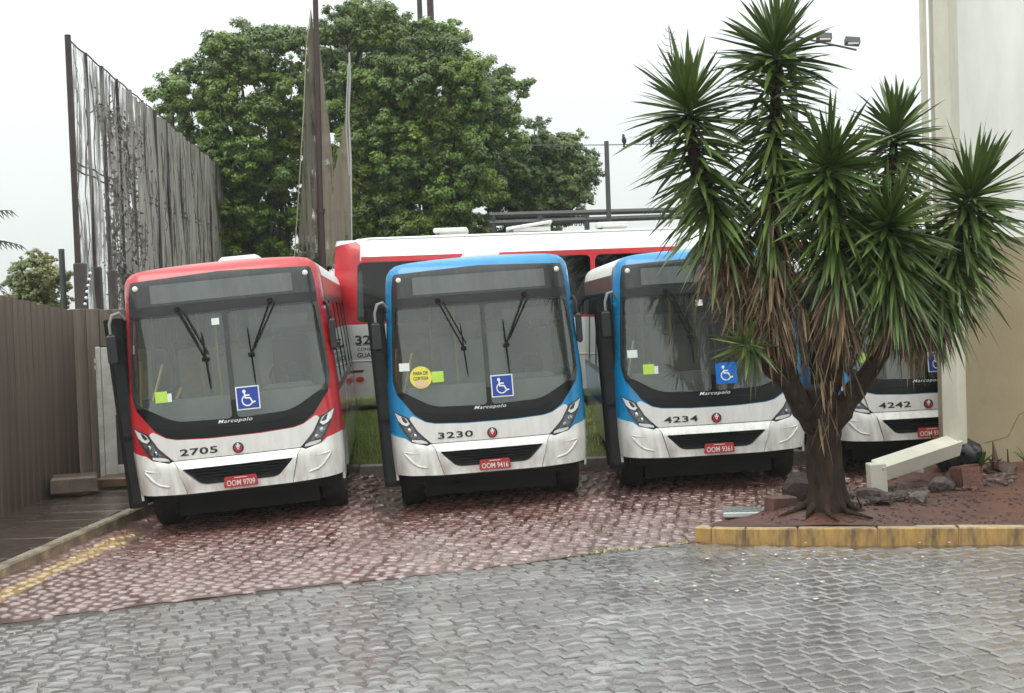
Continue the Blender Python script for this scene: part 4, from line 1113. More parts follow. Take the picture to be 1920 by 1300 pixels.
Cc = np.c_[dn.x * P_[:, 0], dn.y * P_[:, 0], P_[:, 1]] + rng.normal(0, .05, (nl, 3))
a_ = rng.normal(0, .022, (nl, 3)) * np.array([1, 1, 1.6]); b_ = rng.normal(0, .016, (nl, 3))
V = np.stack([Cc - a_, Cc + b_, Cc + a_, Cc - b_], 1)
tag(link('dry_vine', np_mesh('dry_vine', V.reshape(-1, 3), np.arange(nl * 4).reshape(-1, 4), pmc('dry_vine', (.14, .125, .11), rough=.9)), nf), kind='stuff')

# ---- second net with the red-brown pole, in front of the big tree
Yp = 29.0
pb = at(604, 480, Yp)
pn = empty('net_mast', (pb.x, Yp, 0), 'tall rust-red mast with a torn brown net hanging beside it, in front of the tree', 'mast')
M['rustp'] = pm('rust_red_paint', (.050, .018, .016), .5, var=(.03, .014, .013), vscale=4)
o_ = Vector((pb.x, Yp, 0))
def L3(px, py, dy=0): return at(px, py, Yp + dy) - o_
zk = L3(601, 395).z
m_ = MB(); m_.tube([(L3(605, 480).x, 0, 0), tuple(L3(601, 395))], .085, 10); m_.tube([tuple(L3(601, 397)), tuple(L3(590, -60))], [.072, .06], 10); m_.lathe([(-.04, .11), (.04, .11)], L3(601, 396), (0, 0, 1), 12); m_.build('pole', M['rustp'], pn, smooth=True)
m_ = MB(); m_.tube([L3(583, 18), L3(574, 90), L3(570, 200), L3(562, 330), L3(551, 500)], .012, 5); m_.build('rope', pmc('rope_yellow', (.30, .30, .17), rough=.8), pn)
m_ = MB(); m_.tube([L3(655, 98), L3(656, 150), L3(653, 215), L3(657, 300), L3(658, 400), L3(659, 500)], [.022, .03, .026, .034, .03, .03], 6); m_.tube([L3(653, 120, -.05), L3(650, 190, -.05), L3(649, 240, -.05), L3(655, 330, -.05)], .014, 5); m_.build('pale_cable', pmc('pale_cable', (.36, .35, .34), rough=.7), pn)
M['net2'] = netmat('brown_net', (.21, .175, .13), (.13, .11, .085), .62, 9, .4, 1.0)
M['net3'] = netmat('dark_net', (.07, .065, .05), (.15, .13, .10), .55, 9, .4, 1.0)
def netpoly(poly, mat, dy, nm='net'):
    pw = [L3(a, b, dy) for a, b in poly]; p2 = [(q.x, q.z) for q in pw]
    rg = cdt([('n', p2)], grid=.35, step=.3)['n']
    vs = [(a, dy + .05 * math.sin(a * 9), b) for a, b in rg[0]]
    me = bpy.data.meshes.new(nm); me.from_pydata(vs, [], rg[1]); me.materials.append(mat); me.polygons.foreach_set('use_smooth', [True] * len(me.polygons)); me.update()
    return link(nm, me, pn)
netpoly([(584, 20), (588, 60), (602, 480), (556, 500), (566, 330), (574, 120)], M['net3'], .06)
netpoly([(596, 60), (606, 150), (612, 200), (618, 240), (622, 290), (628, 318), (640, 262), (648, 218), (652, 200), (656, 330), (659, 500), (606, 500), (600, 300)], M['net2'], -.04)

# ------------------------------------------------------------------ broadleaf trees: many leaf clumps spread through each crown
def leafmat(name, c1, c2, a=.35):
    m = pm(name, c1, .5, var=c2, vscale=.7, vdet=3, attr=a, coat=.15, crough=.3)
    return m
M['bark'] = pm('bark', (.060, .046, .036), .8, var=(.03, .025, .02), vscale=5, stretch=(2, 2, .5), bump=.8, bscale=14)
M['leafA'] = leafmat('leaf_mid_green', (.050, .108, .004), (.115, .170, .008), .42)
M['leafB'] = leafmat('leaf_dark_green', (.052, .095, .014), (.095, .140, .022), .3)
M['leafC'] = leafmat('leaf_yellow_green', (.13, .18, .055), (.25, .23, .06))
def tree(name, label, outline, Y, depth, nclump, leaves, lsize, rpx, mat, trunks, group=None, seed=1, extra=()):
    r = np.random.default_rng(seed); rr = random.Random(seed)
    xs = [p[0] for p in outline]; ys = [p[1] for p in outline]
    cx, cy = (min(xs) + max(xs)) / 2, (min(ys) + max(ys)) / 2
    base = at(trunks[0][0][0], trunks[0][0][1], Y); root = empty(name, (base.x, Y, 0), label, 'tree', group)
    o_ = Vector((base.x, Y, 0))
    cl = []; tries = 0
    while len(cl) < nclump and tries < 40000:
        tries += 1
        px, py = rr.uniform(min(xs), max(xs)), rr.uniform(min(ys), max(ys))
        if not inside((px, py), outline): continue
        R_ = rr.uniform(*rpx)
        # pull the clump in so that the outline stays uneven but inside
        if sum(inside((px + R_ * .8 * math.cos(a), py + R_ * .8 * math.sin(a)), outline) for a in (0, 1.05, 2.1, 3.14, 4.2, 5.2)) < 6 and rr.random() < .84: continue
        e = 1 - min(1, ((px - cx) / (max(xs) - cx)) ** 2 * .8 + ((py - cy) / (max(ys) - cy)) ** 2 * .35)
        d = -depth * math.sqrt(max(0, e)) * rr.choice((1, 1, .8, .5, -.2, -.8)) + rr.uniform(-.5, .5)
        if any((px - q[0]) ** 2 + (py - q[1]) ** 2 < (R_ * .42) ** 2 and abs(d - q[2]) < .8 for q in cl): continue
        cl.append((px, py, d, R_))
    for q in extra: cl.append(q)
    Vs = []; At = []
    for (px, py, d, R_) in cl:
        c = np.array(at(px, py, Y + d) - o_); rad = R_ * (Y + d) / FPX
        n = int(leaves * 2.7 * (R_ / 40) ** 2 * rr.uniform(.8, 1.2))
        # twigs of leaves: sub-balls inside the clump
        nb = 13; sd = r.normal(0, 1, (nb, 3)); sd /= np.linalg.norm(sd, axis=1)[:, None]; sd[:, 2] = sd[:, 2] * .8 + .1
        sc_ = c + sd * rad * r.uniform(.45, 1.0, (nb, 1)) * np.array([1.15, 1.1, .8])
        k = r.integers(0, nb, n)
        v = r.normal(0, 1, (n, 3)); v /= np.linalg.norm(v, axis=1)[:, None]; v[:, 2] = v[:, 2] * .7 + .15
        P = sc_[k] + v * rad * .33 * r.uniform(.5, 1.1, (n, 1))
        nrm = v + sd[k] * .4 + np.array([0, -.15, .55]) + r.normal(0, .35, (n, 3)); nrm /= np.linalg.norm(nrm, axis=1)[:, None]
        t = np.cross(nrm, r.normal(0, 1, (n, 3))); t /= np.linalg.norm(t, axis=1)[:, None]; b = np.cross(nrm, t)
        s1 = lsize * .66 * r.uniform(.6, 1.25, (n, 1)); s2 = s1 * .48
        Vs.append(np.stack([P - t * s1, P - b * s2 - nrm * s1 * .12, P + t * s1, P + b * s2 - nrm * s1 * .12], 1).reshape(-1, 3))
        tint = rr.uniform(.1, .9)
        At.append(np.clip(tint + r.normal(0, .22, n), 0, 1))
    V = np.vstack(Vs); A = np.concatenate(At)
    link('crown', np_mesh('crown', V, np.arange(len(V)).reshape(-1, 4), mat, attr=A), root)
    # limbs
    mb = MB()
    for tr in trunks:
        pts = [Vector(at(a, b, Y + dd)) - o_ for a, b, dd, ra in tr]; rad = [q[3] for q in tr]
        mb.tube(pts, rad, 8)
    mb.build('trunk', M['bark'], root, smooth='all')
    mb = MB(); 
    for q in cl[::2]:
        tr = min(trunks, key=lambda t_: abs(t_[-1][0] - q[0])); a = tr[min(len(tr) - 2, max(1, int(rr.random() * len(tr))))]
        p0 = at(a[0], a[1], Y + a[2]) - o_; p1 = at(q[0], q[1], Y + q[2]) - o_
        pm_ = p0.lerp(p1, .5) + Vector((rr.uniform(-.2, .2), 0, rr.uniform(.0, .3)))
        mb.tube([p0, pm_, p1], [.07, .045, .015], 4, cap=False)
    mb.build('branches', M['bark'], root)
    return root
TA = [(262, 540), (262, 300), (268, 186), (298, 172), (322, 130), (352, 122), (372, 98), (372, 62), (396, 52), (430, 34), (448, 32), (462, 58), (480, 66), (500, 36), (556, 24), (580, 60), (592, 74), (604, 150), (604, 540)]
TB = [(588, 520), (590, 60), (598, 14), (640, -6), (690, -14), (724, 14), (742, 54), (780, 34), (800, 36), (828, 12), (846, 36), (872, 70), (892, 118), (920, 128), (916, 98), (942, 82), (966, 104), (958, 142), (990, 150), (996, 190), (990, 230), (1002, 270), (968, 306), (950, 350), (930, 400), (916, 500), (830, 520)]
TC = [(900, 440), (912, 330), (940, 290), (960, 262), (985, 232), (1020, 222), (1052, 236), (1072, 238), (1094, 236), (1090, 268), (1112, 300), (1130, 335), (1116, 366), (1094, 400), (1050, 430)]
tree('broadleaf_tree', 'large green tree left of the rust-red mast, behind the torn grey net', TA, 40.0, 3.2, 230, 560, .088, (22, 46), M['leafA'],
     [[(470, 700, 0, .30), (480, 480, 0, .26), (440, 330, -.3, .18), (400, 200, -.3, .08)], [(480, 480, 0, .24), (520, 330, -.2, .16), (510, 130, 0, .07)], [(480, 480, 0, .2), (350, 360, .3, .12), (310, 230, 0, .05)]], 'green trees behind the buses', 3)
tree('broadleaf_tree', 'largest green tree, directly above the white roof of the long parked bus', TB, 40.5, 4.4, 330, 560, .088, (22, 50), M['leafA'],
     [[(740, 700, 0, .34), (730, 480, 0, .30), (690, 330, -.4, .2), (660, 160, -.4, .1), (650, 50, -.3, .04)], [(730, 480, 0, .26), (780, 300, -.2, .18), (800, 110, 0, .07)], [(735, 480, 0, .2), (860, 350, .3, .14), (930, 180, 0, .05)]], 'green trees behind the buses', 5)
tree('broadleaf_tree', 'smaller duller green tree at the right end of the trees, beside the bird wire', TC, 42.5, 2.4, 170, 520, .092, (16, 32), M['leafB'],
     [[(1010, 700, 0, .22), (1010, 430, 0, .18), (1000, 330, -.2, .12), (1010, 260, 0, .05)], [(1010, 430, 0, .15), (1070, 340, 0, .09), (1080, 280, 0, .04)]], 'green trees behind the buses', 8)
tree('broadleaf_tree', 'small yellow-green tree showing over the brown wall at the far left', [(14, 600), (10, 500), (30, 485), (48, 472), (70, 462), (92, 472), (104, 492), (128, 500), (134, 600)], 30.0, 1.0, 60, 900, .055, (12, 22), M['leafC'],
     [[(75, 760, 0, .12), (75, 570, 0, .10), (70, 500, 0, .04)], [(75, 570, 0, .08), (110, 530, 0, .03)]], None, 11)

# ------------------------------------------------------------------ palm fronds reaching in at the left edge
pf = empty('palm_tree', (at(-90, 600, 25).x, 25, 0), 'dark palm whose frond tips reach in over the wall at the left edge', 'palm')
pbx = Vector((at(-90, 600, 25).x, 25, 0))
m_ = MB(); m_.tube([(0, 0, 0), (.05, 0, 2.3), tuple(at(-80, 470, 25) - pbx)], [.16, .13, .10], 10); m_.build('trunk', M['bark'], pf, smooth='all')
M['palmleaf'] = pm('palm_leaf', (.035, .055, .025), .5)
for k, (ex, ey, bow) in enumerate(((20, 414, 40), (38, 470, 22), (-150, 380, 60), (-200, 470, 40), (5, 560, 30))):
    s0 = at(-80, 470, 25) - pbx; s1 = at(ex, ey, 25 + (k % 3 - 1) * .5) - pbx
    m_ = MB(); P_ = []
    for j in range(13):
        t = j / 12; q = s0.lerp(s1, t) + Vector((0, 0, bow / 97 * math.sin(t * 2.4) * (1 - t * .3))); P_.append(q)
    m_.tube(P_, [.02] * 10 + [.012, .008, .004], 4)
    for j in range(2, 13):
        for sg in (-1, 1):
            q = P_[j]; L_ = .38 * (1 - .5 * j / 12); e = q + Vector((.12, sg * .16, -L_ * .75)) 
            dx = Vector((.02, .008, 0)); m_.add([q - dx, q + dx, e], [(0, 1, 2)])
    m_.build('frond', M['palmleaf'], pf)

# ------------------------------------------------------------------ long bus parked across the back
YB = 22.7
la = at(628, 470, YB); zs = at(690, 743, YB).z; zr = 3.80; Lb = 12.6; x0b = -3.16
LB = empty('city_bus', (x0b, YB, zs - .38), 'long white bus with a red end parked sideways behind the row, under the trees', 'bus')
M['offwhite'] = pm('bus_white', (.74, .75, .73), .35, coat=.5, var=(.66, .66, .63), vscale=1.2, vdet=7)
zz0 = .38; H2 = zr - (zs - .38)
def sfn(x, v, off=0.0):
    # side skin leans in slightly towards the roof and rounds off at the left end
    y = -.0 + .03 * max(0, v - 1.6) - off
    if v > H2 - .28: y += .22 * (1 - math.sqrt(max(0, 1 - ((v - (H2 - .28)) / .283) ** 2)))
    if x < .28: y += .28 * (1 - math.sqrt(max(0, 1 - ((.28 - x) / .283) ** 2)))
    return (x + .10 * max(0, v - 1.5) * (1 - x / Lb) * .5, y, v)
cant = H2 - .36
wz0, wz1 = at(690, 604, YB).z - (zs - .38), at(690, 492, YB).z - (zs - .38)
regs = []
wx = at(666, 560, YB).x - x0b
k = 0; xx = wx
while xx < Lb - 1:
    regs.append(('w%d' % k, rnd([(xx, wz0), (xx + 1.32, wz0), (xx + 1.32, wz1), (xx, wz1)], .11, 4))); xx += 1.40; k += 1
nwl = k
regs += [('redline', [(.5, cant - .02), (Lb, cant - .02), (Lb, cant + .05), (.5, cant + .05)]),
         ('red_end', [(0, wz0 - .04), (Lb, wz0 - .04), (Lb, wz1 + .03), (.48, wz1 + .03), (.48, H2 - .10), (.40, H2 - .03), (0, H2 - .10)]),
         ('body', [(0, zz0), (Lb, zz0), (Lb, H2), (0, H2)])]
rg = cdt(regs, grid=.3, step=.08)
for nm, mt in (('redline', M['red']), ('red_end', M['red']), ('body', M['offwhite'])):
    link({'redline': 'cantrail_line', 'red_end': 'red_side_panel', 'body': 'side_panel'}[nm], skin(nm, rg[nm], sfn, mt, .003 if nm == 'redline' else 0, .02), LB)
M['bwin'] = glass('tinted_glass', (.06, .065, .07), .02, (.05, .05, .06), .05)
for k in range(nwl): link('side_window', skin('side_window', rg['w%d' % k], sfn, M['bwin'], -.01, 0), LB)
# roof, far side, ends
m_ = MB()
prof = [(sfn(1, v)[1], v) for v in np.linspace(H2 - .001, H2 - .002, 1)] + [(.22, H2), (.6, H2 + .06), (1.25, H2 + .09), (1.9, H2 + .06), (2.3, H2 - .05), (2.5, H2 - .4), (2.5, .4)]
vs = []; xs_ = [.20, .35, .6, 4, 8, Lb]
for i, x_ in enumerate(xs_):
    for (a, b) in prof: vs.append((x_ + .09, a, b - (.10 if i == 0 else .02 if i == 1 else 0) * (b > 2)))
n = len(prof); fs = [(i * n + k_, i * n + k_ + 1, (i + 1) * n + k_ + 1, (i + 1) * n + k_) for i in range(len(xs_) - 1) for k_ in range(n - 1)]
m_.add(vs, fs); m_.build('roof', M['offwhite'], LB, smooth='all')
m_ = MB(); pe = [(.285, .38), (2.45, .38), (2.45, 2.9), (2.25, H2 - .06), (1.25, H2 + .0), (.4, H2 - .03), (.285, H2 - .35)]
m_.add([(.03 + .04 * abs(a - 1.3), a, b) for a, b in pe], [tuple(range(len(pe)))[::-1]]); m_.add([(Lb, a, b) for a, b in pe], [tuple(range(len(pe)))]); m_.build('end_panel', M['red'], LB)
m_ = MB(); m_.box((Lb / 2, 1.3, .6), (Lb - .5, 2.2, .3)); m_.box((Lb / 2, 1.3, H2 - .3), (Lb - .6, 2.1, .03)); m_.build('chassis', M['under'], LB)
for ax in (3.2, 9.4):
    for yy in (.18, 2.3):
        wy = link('wheel', cached('tyre', None), LB, (ax, yy, .12), (0, 0, math.radians(90)))
for (px, pw, hh_, tilt) in ((846, .62, .09, 0), (992, .85, .16, .13), (1146, .55, .10, 0)):
    q = at(px, 440, YB + 1.2); m_ = MB(); m_.box((0, 0, 0), (pw, .7, .06 if tilt else hh_), Matrix.Rotation(-tilt, 3, 'Y'), bev=.02); m_.box((.05, 0, -.07), (pw * .8, .6, .08))
    o = m_.build('roof_hatch', M['hatch'], LB, smooth=True); o.location = (q.x - x0b, 1.2, H2 + .16 + (.04 if tilt else 0))
def on_side(px, py): q = at(px, py, YB); return q.x - x0b, q.z - (zs - .38)
tx, tz = on_side(688, 637); link('fleet_number', flat('fleet_number', shift(textpolys('3254', .155, .56, .02), tx + .075, tz), sfn, M['ink'], .004), LB)
tx, tz = on_side(668, 652); link('side_lettering', flat('side_lettering', shift(textpolys('CONSÓRCIO', .055, .50, .01), tx + .27, tz - .03) + shift(textpolys('GUAICURUS', .085, .64, .02), tx + .33, tz - .135) + [[(tx, tz + .035), (tx + .7, tz + .035), (tx + .7, tz + .045), (tx, tz + .045)]], sfn, M['ink'], .004), LB)
tx, tz = on_side(672, 712); link('side_marker', flat('side_marker', [discpoly((tx + .02, tz), .05, 12)], lambda a, b, o: sfn(tx + (a - tx) * 1.5, b, o), M['redlens'], .008), LB)
tx, tz = on_side(662, 697); link('trim_strip', flat('trim_strip', [[(tx, tz - .02), (tx + .16, tz - .02), (tx + .2, tz + .02), (tx, tz + .02)]], sfn, M['ink'], .005), LB)
m_ = MB(); m_.tube([sfn(x_, 1.0, .0) for x_ in np.linspace(.3, Lb - .1, 20)], .012, 4); m_.build('side_moulding', M['hatch'], LB)

# ------------------------------------------------------------------ far right: rails, lattice, poles, wire, birds, floodlight
M['steel'] = pm('dark_steel', (.045, .048, .055), .5, var=(.07, .07, .075), vscale=3)
fr_ = empty('steel_railing', (at(1100, 430, 35.5).x, 35.5, 0), 'dark two-rail steel gantry above the long bus, right of the trees', 'railing')
o_ = Vector((at(1100, 430, 35.5).x, 35.5, 0))
for py, r_ in ((402, .085), (413, .085)):
    m_ = MB(); m_.tube([at(918, py + (2 if py == 402 else 6), 35.5) - o_, at(1420, py - 12, 35.5) - o_], r_, 6); m_.build('rail', M['steel'], fr_)
for px in (925, 1012, 1100, 1290, 1400):
    q = at(px, 404, 35.5) - o_; m_ = MB(); m_.tube([(q.x, 0, 0), (q.x, 0, q.z)], .08, 6); m_.build('post', M['steel'], fr_)
m_ = MB()
for k in range(44):
    a = at(922 + k * 4.1, 402, 35.5) - o_; b = at(922 + k * 4.1 + (5 if k % 2 else -5), 424, 35.5) - o_; m_.tube([a, b], .018, 3)
for k in range(4):
    m_.tube([at(920, 405 + k * 6, 35.5) - o_, at(1100, 400 + k * 6, 35.5) - o_], .02, 3)
m_.build('lattice', M['steel'], fr_)
m_ = MB(); bz = at(1137, 265, 34); m_.tube([(0, 0, 0), (0, 0, bz.z)], [.075, .06], 8); o = m_.build('utility_pole', M['steel']); o.location = (bz.x, 34, 0); tag(o, 'dark slim pole holding the wire with two birds', 'pole')
wp = empty('wire', (at(985, 272, 34).x, 34, 0), 'thin wire running right from the tree past the slim pole', 'wire')
o_ = Vector((at(985, 272, 34).x, 34, 0)); m_ = MB(); m_.tube([at(985, 273, 34) - o_, at(1137, 272, 34) - o_, at(1240, 270, 34) - o_, at(1700, 262, 34) - o_], .012, 4); m_.build('cable', M['steel'], wp)
for k, px in enumerate((1171, 1222)):
    q = at(px, 270.5, 33.99); m_ = MB()
    m_.lathe([(-.02, .02), (.02, .055), (.09, .065), (.15, .045), (.185, .035), (.22, .034), (.245, .015)], (0, 0, 0), (0.12 * (1 if k else -1), 0, 1), 10)
    m_.add([(.02, 0, .05), (-.02, 0, .05), (-.05, .0, -.10), (.01, 0, -.10), (0, .03, 0)], [(0, 1, 2, 3), (0, 3, 4), (1, 4, 2)])
    m_.add([(.03, 0, .205), (.03, .012, .215), (.075, 0, .205)], [(0, 1, 2)])
    o = m_.build('bird', pmc('bird_dark', (.03, .028, .03), rough=.7), smooth=True); o.location = q + Vector((0, 0, .02))
    tag(o, ('small dark bird on the wire nearer the slim pole' if k == 0 else 'small dark bird on the wire nearer the yucca'), 'bird', 'birds on the wire')
for px, py, nm in ((787, 20, 'thinner dark pole rising behind the big tree, the left one of the pair'), (808, 45, 'thicker dark pole rising behind the big tree, the right one of the pair')):
    q = at(px, py, 50); m_ = MB(); zt = at(px, -120, 50).z; m_.tube([(0, 0, 0), (0, 0, zt)], .10 if px < 800 else .13, 8); o = m_.build('tall_pole', M['netpost']); o.location = (q.x, 50, 0); tag(o, nm, 'pole', 'tall poles behind the big tree')
q = at(1485, 40, 27); fl = empty('floodlight_pole', (q.x, 27, 0), 'tall dark pole behind the yucca with an arm of small floodlights', 'floodlight pole')
o_ = Vector((q.x, 27, 0)); m_ = MB(); m_.tube([(0, 0, 0), (0, 0, at(1485, -90, 27).z)], .07, 8); m_.build('pole', M['steel'], fl)
m_ = MB(); m_.tube([at(1487, 68, 27) - o_, at(1606, 94, 27) - o_], .022, 6); m_.build('arm', M['steel'], fl)
for px, py in ((1545, 70), (1598, 78)):
    m_ = MB(); c_ = at(px, py, 26.8) - o_; m_.box(c_, (.30, .14, .17), Matrix.Rotation(.1, 3, 'Y') @ Matrix.Rotation(-.5, 3, 'X'), bev=.02); a = m_.build('floodlight', M['steel'], fl)
    m_ = MB(); m_.box(c_ + Vector((0, -.075, -.03)), (.22, .02, .10), Matrix.Rotation(-.5, 3, 'X')); m_.build('lens', pmc('flood_lens', (.45, .40, .38), rough=.3), a)

# ------------------------------------------------------------------ building at the right
YW = 16.75
cz = at(1900, 445, YW).z
xw = at(1797, 560, YW).x
bl = empty('building', (xw, YW, 0), 'plain building with a tan lower wall and a streaked white upper wall', 'building')
M['tan'] = pm('tan_render', (.355, .29, .18), .75, var=(.28, .225, .14), vscale=1.0, vdet=9, stretch=(1, 1, .6), bump=.25, bscale=20)
M['whitew'] = pm('stained_white_render', (.84, .85, .82), .7, var=(.72, .73, .69), vscale=1.1, vdet=12, stretch=(2.2, 2.2, .5), bump=.2, bscale=15)
m_ = MB(); m_.box((3.5, .45, cz / 2), (7, .9, cz)); m_.build('lower_wall', M['tan'], bl)
m_ = MB(); m_.box((3.5, .47, cz + 3), (6.98, .9, 6.0)); m_.build('upper_wall', M['whitew'], bl)
m_ = MB()
for pts in ([(.3, -.004, .55), (.6, -.004, .62), (.75, -.004, .9), (1.1, -.004, 1.05)], [(.9, -.003, 1.0), (1.3, -.003, 1.22), (1.9, -.003, 1.35)]): m_.tube(pts, .003, 3)
m_.build('crack', pmc('crack_dark', (.10, .08, .05), rough=.9), bl)
# streaks of run-off on the white wall
# drain duct: square concrete duct down the corner, kicking out to the left at the foot
M['duct'] = pm('cream_duct', (.66, .63, .53), .5, coat=.15, crough=.3, var=(.52, .49, .41), vscale=1.5, vdet=9, stretch=(1.5, 1.5, .6), bump=.25, bscale=18)
dc = empty('drain_duct', (at(1790, 800, 15.9).x, 15.9, 0), 'cream square drain duct at the building corner with its foot kicked out left', 'drain duct')
o_ = Vector((at(1790, 800, 15.9).x, 15.9, 0))
t_ = at(1769, 0, 15.9) - o_; e_ = at(1791, 826, 15.9) - o_
def ductbox(p, q, wdt, nm, extra=(0, 0)):
    p, q = Vector(p), Vector(q); t = (q - p); L_ = t.length; t.normalize()
    a1 = Vector((0, 1, 0)); a1 = (a1 - t * a1.dot(t)).normalized(); a2 = t.cross(a1)
    an = math.radians(40) if nm == 'downpipe' else math.radians(0)
    if nm == 'elbow':
        a1 = Vector((0, -math.cos(.42), -math.sin(.42))); a1 = (a1 - t * a1.dot(t)).normalized(); a2 = t.cross(a1)
    b1 = a1 * math.cos(an) + a2 * math.sin(an); b2 = a2 * math.cos(an) - a1 * math.sin(an)
    m_ = MB(); c_ = (p + q) / 2
    Mt = Matrix((b1, b2, t)).transposed()
    m_.box(c_, (wdt, wdt, L_), Mt, bev=.012)
    return m_.build(nm, M['duct'], dc)
ductbox((e_.x, 0, e_.z - .05), (e_.x, 0, 7.6), .205, 'downpipe')
f1 = at(1642, 884, 15.2) - o_
ductbox(Vector((e_.x, -.02, e_.z - .05)), f1, .20, 'elbow')
ductbox(f1 + Vector((.0, 0, .10)), f1 + Vector((.02, 0, -.28)), .19, 'outlet')
m_ = MB(); m_.box((-.03, .25, 5.2), (.13, .14, 6.2), bev=.006); m_.box((-.20, .22, 5.6), (.05, .12, 5.4)); m_.build('wall_fin', M['duct'], dc)
for zz in (5.45,):
    m_ = MB(); m_.box((.15, .2, zz), (.10, .10, .22), bev=.01); m_.build('bracket', M['steel'], dc)

# ------------------------------------------------------------------ yucca
YU = 13.3
M['yleaf'] = pm('yucca_leaf', (.055, .095, .018), .42, coat=.2, crough=.35, var=(.10, .15, .028), vscale=2.5, attr=.35)
M['yleaf_o'] = pm('yucca_leaf_single', (.055, .095, .018), .42, coat=.2, crough=.35, var=(.10, .15, .028), vscale=2.5, objrand=.35)
M['ydead'] = pm('dead_yucca_leaf', (.26, .175, .095), .75, var=(.12, .08, .05), vscale=4, attr=.5)
M['ydead_o'] = pm('dead_yucca_leaf_single', (.26, .175, .095), .75, var=(.12, .08, .05), vscale=4, objrand=.45)
M['ybark'] = pm('yucca_bark', (.060, .038, .026), .9, spec=.25, var=(.018, .013, .010), vscale=4, vdet=9, stretch=(2.5, 2.5, .6), bump=1.0, bscale=16)
ytb = at(1552, 955, YU + .45)
YR = empty('yucca', (ytb.x, ytb.y, soilz(ytb.x, ytb.y) - .05), 'tall many-headed yucca with spiky green rosettes and hanging dead leaves on the red soil', 'yucca')
yo = Vector(YR.location)
def U(px, py, dy=0.0): return at(px, py, YU + dy) - yo
m_ = MB()
B0 = U(1552, 958, .45)
def limb(pts, rads, n=14):
    # bumpy bark: densify and jitter radius
    P_, R_ = [], []
    for i in range(len(pts) - 1):
        a, b = Vector(pts[i]), Vector(pts[i + 1]); k = max(2, int((b - a).length / .07))
        for j in range(k):
            t = j / k; P_.append(a.lerp(b, t) + Vector((random.gauss(0, .004), random.gauss(0, .004), 0))); R_.append((rads[i] * (1 - t) + rads[i + 1] * t) * (1 + .05 * math.sin(len(P_) * 1.9) + random.gauss(0, .02)))
    P_.append(Vector(pts[-1])); R_.append(rads[-1]); mb = MB(); mb.tube(P_, R_, n)
    # grooved, lobed bark
    nr = len(P_)
    for i in range(nr):
        for k in range(n):
            a_ = 2 * math.pi * k / n; f_ = 1 + .10 * math.sin(4 * a_ + i * .22 + pts[0][0] * 5) + .06 * math.sin(7 * a_ - i * .35) + random.gauss(0, .022)
            v_ = Vector(mb.v[i * n + k]); mb.v[i * n + k] = tuple(P_[i] + (v_ - P_[i]) * f_)
    mb.v = [tuple(Vector(v) + Vector((.012 * math.sin(v[2] * 9 + v[0] * 30), .010 * math.cos(v[2] * 7 + v[1] * 25), 0))) for v in mb.v]
    return mb
limb([B0 - Vector((0, 0, .12)), U(1552, 940, .42), U(1550, 905, .40), U(1546, 850, .35), U(1543, 790, .25), U(1540, 730, .15)], [.25, .205, .18, .165, .175, .15], 26).build('trunk', M['ybark'], YR, smooth='all')
mb = MB()
for k in range(9):
    a = 2 * math.pi * k / 9 + .3; L_ = random.uniform(.28, .5)
    mb.tube([B0 + Vector((.16 * math.cos(a), .16 * math.sin(a), .12)), B0 + Vector((.30 * math.cos(a), .30 * math.sin(a), .03)), B0 + Vector((L_ * 1.2 * math.cos(a + .2), L_ * math.sin(a + .2), -.03))], [.05, .032, .01], 7)
mb.build('root', M['ybark'], YR, smooth='all')
LIMBS = {
 'L0': ([U(1530, 800, .25), U(1492, 740, .1), U(1468, 670, .05), U(1450, 560, .0), U(1448, 400, 0), U(1452, 250, 0), U(1455, 100, 0)], [.12, .11, .10, .09, .08, .07, .05]),
 'L1': ([U(1500, 750, .1), U(1440, 690, -.1), U(1405, 655, -.25)], [.085, .06, .035]),
 'L2': ([U(1480, 720, .1), U(1440, 620, .2), U(1390, 540, .2), U(1345, 420, .1), U(1305, 300, .0), U(1290, 205, 0)], [.10, .085, .075, .07, .06, .045]),
 'C0': ([U(1545, 790, .2), U(1560, 700, -.1), U(1580, 600, -.25), U(1572, 460, -.35), U(1556, 325, -.4)], [.10, .09, .09, .07, .05]),
 'R0': ([U(1555, 800, .25), U(1600, 740, .0), U(1655, 660, -.2), U(1690, 600, -.3), U(1675, 520, -.45), U(1664, 430, -.5)], [.12, .10, .085, .075, .06, .045]),
 'R1': ([U(1690, 610, -.25), U(1745, 560, -.1), U(1790, 480, -.05), U(1820, 378, -.1)], [.08, .07, .06, .045]),
 'D0': ([U(1575, 620, .0), U(1625, 520, .35), U(1660, 380, .45), U(1678, 250, .5)], [.09, .08, .06, .045]),
}
for k_, (p_, r_) in LIMBS.items(): limb(p_, r_, 10).build('branch', M['ybark'], YR, smooth='all')
LV = []      # (base, dir, length, width, droop, dead)
def rot_frame(ax):
    ax = Vector(ax).normalized(); r_ = Vector((0, 0, 1)) if abs(ax.z) < .9 else Vector((1, 0, 0))
    x = ax.cross(r_).normalized(); return ax, x, ax.cross(x)
def rosette(c, ax, n, L_, amin=4, amax=105, wdt=.057, droop=.16, dead=0.0, stem=.22):
    ax, x, y = rot_frame(ax); ga = 2.39996
    for i in range(n):
        t = (i + .5) / n; th = math.radians(amin + (amax - amin) * t ** .8 + random.gauss(0, 4)); ph = i * ga + random.gauss(0, .12)
        d = ax * math.cos(th) + (x * math.cos(ph) + y * math.sin(ph)) * math.sin(th)
        LV.append((c - ax * stem * (t - .3) + d * .02, d, 1.07 * L_ * random.uniform(.68, 1.1) * (1 - .22 * (1 - t) * random.random()), wdt * random.uniform(.85, 1.1), droop * t * random.uniform(.5, 1.6), dead))
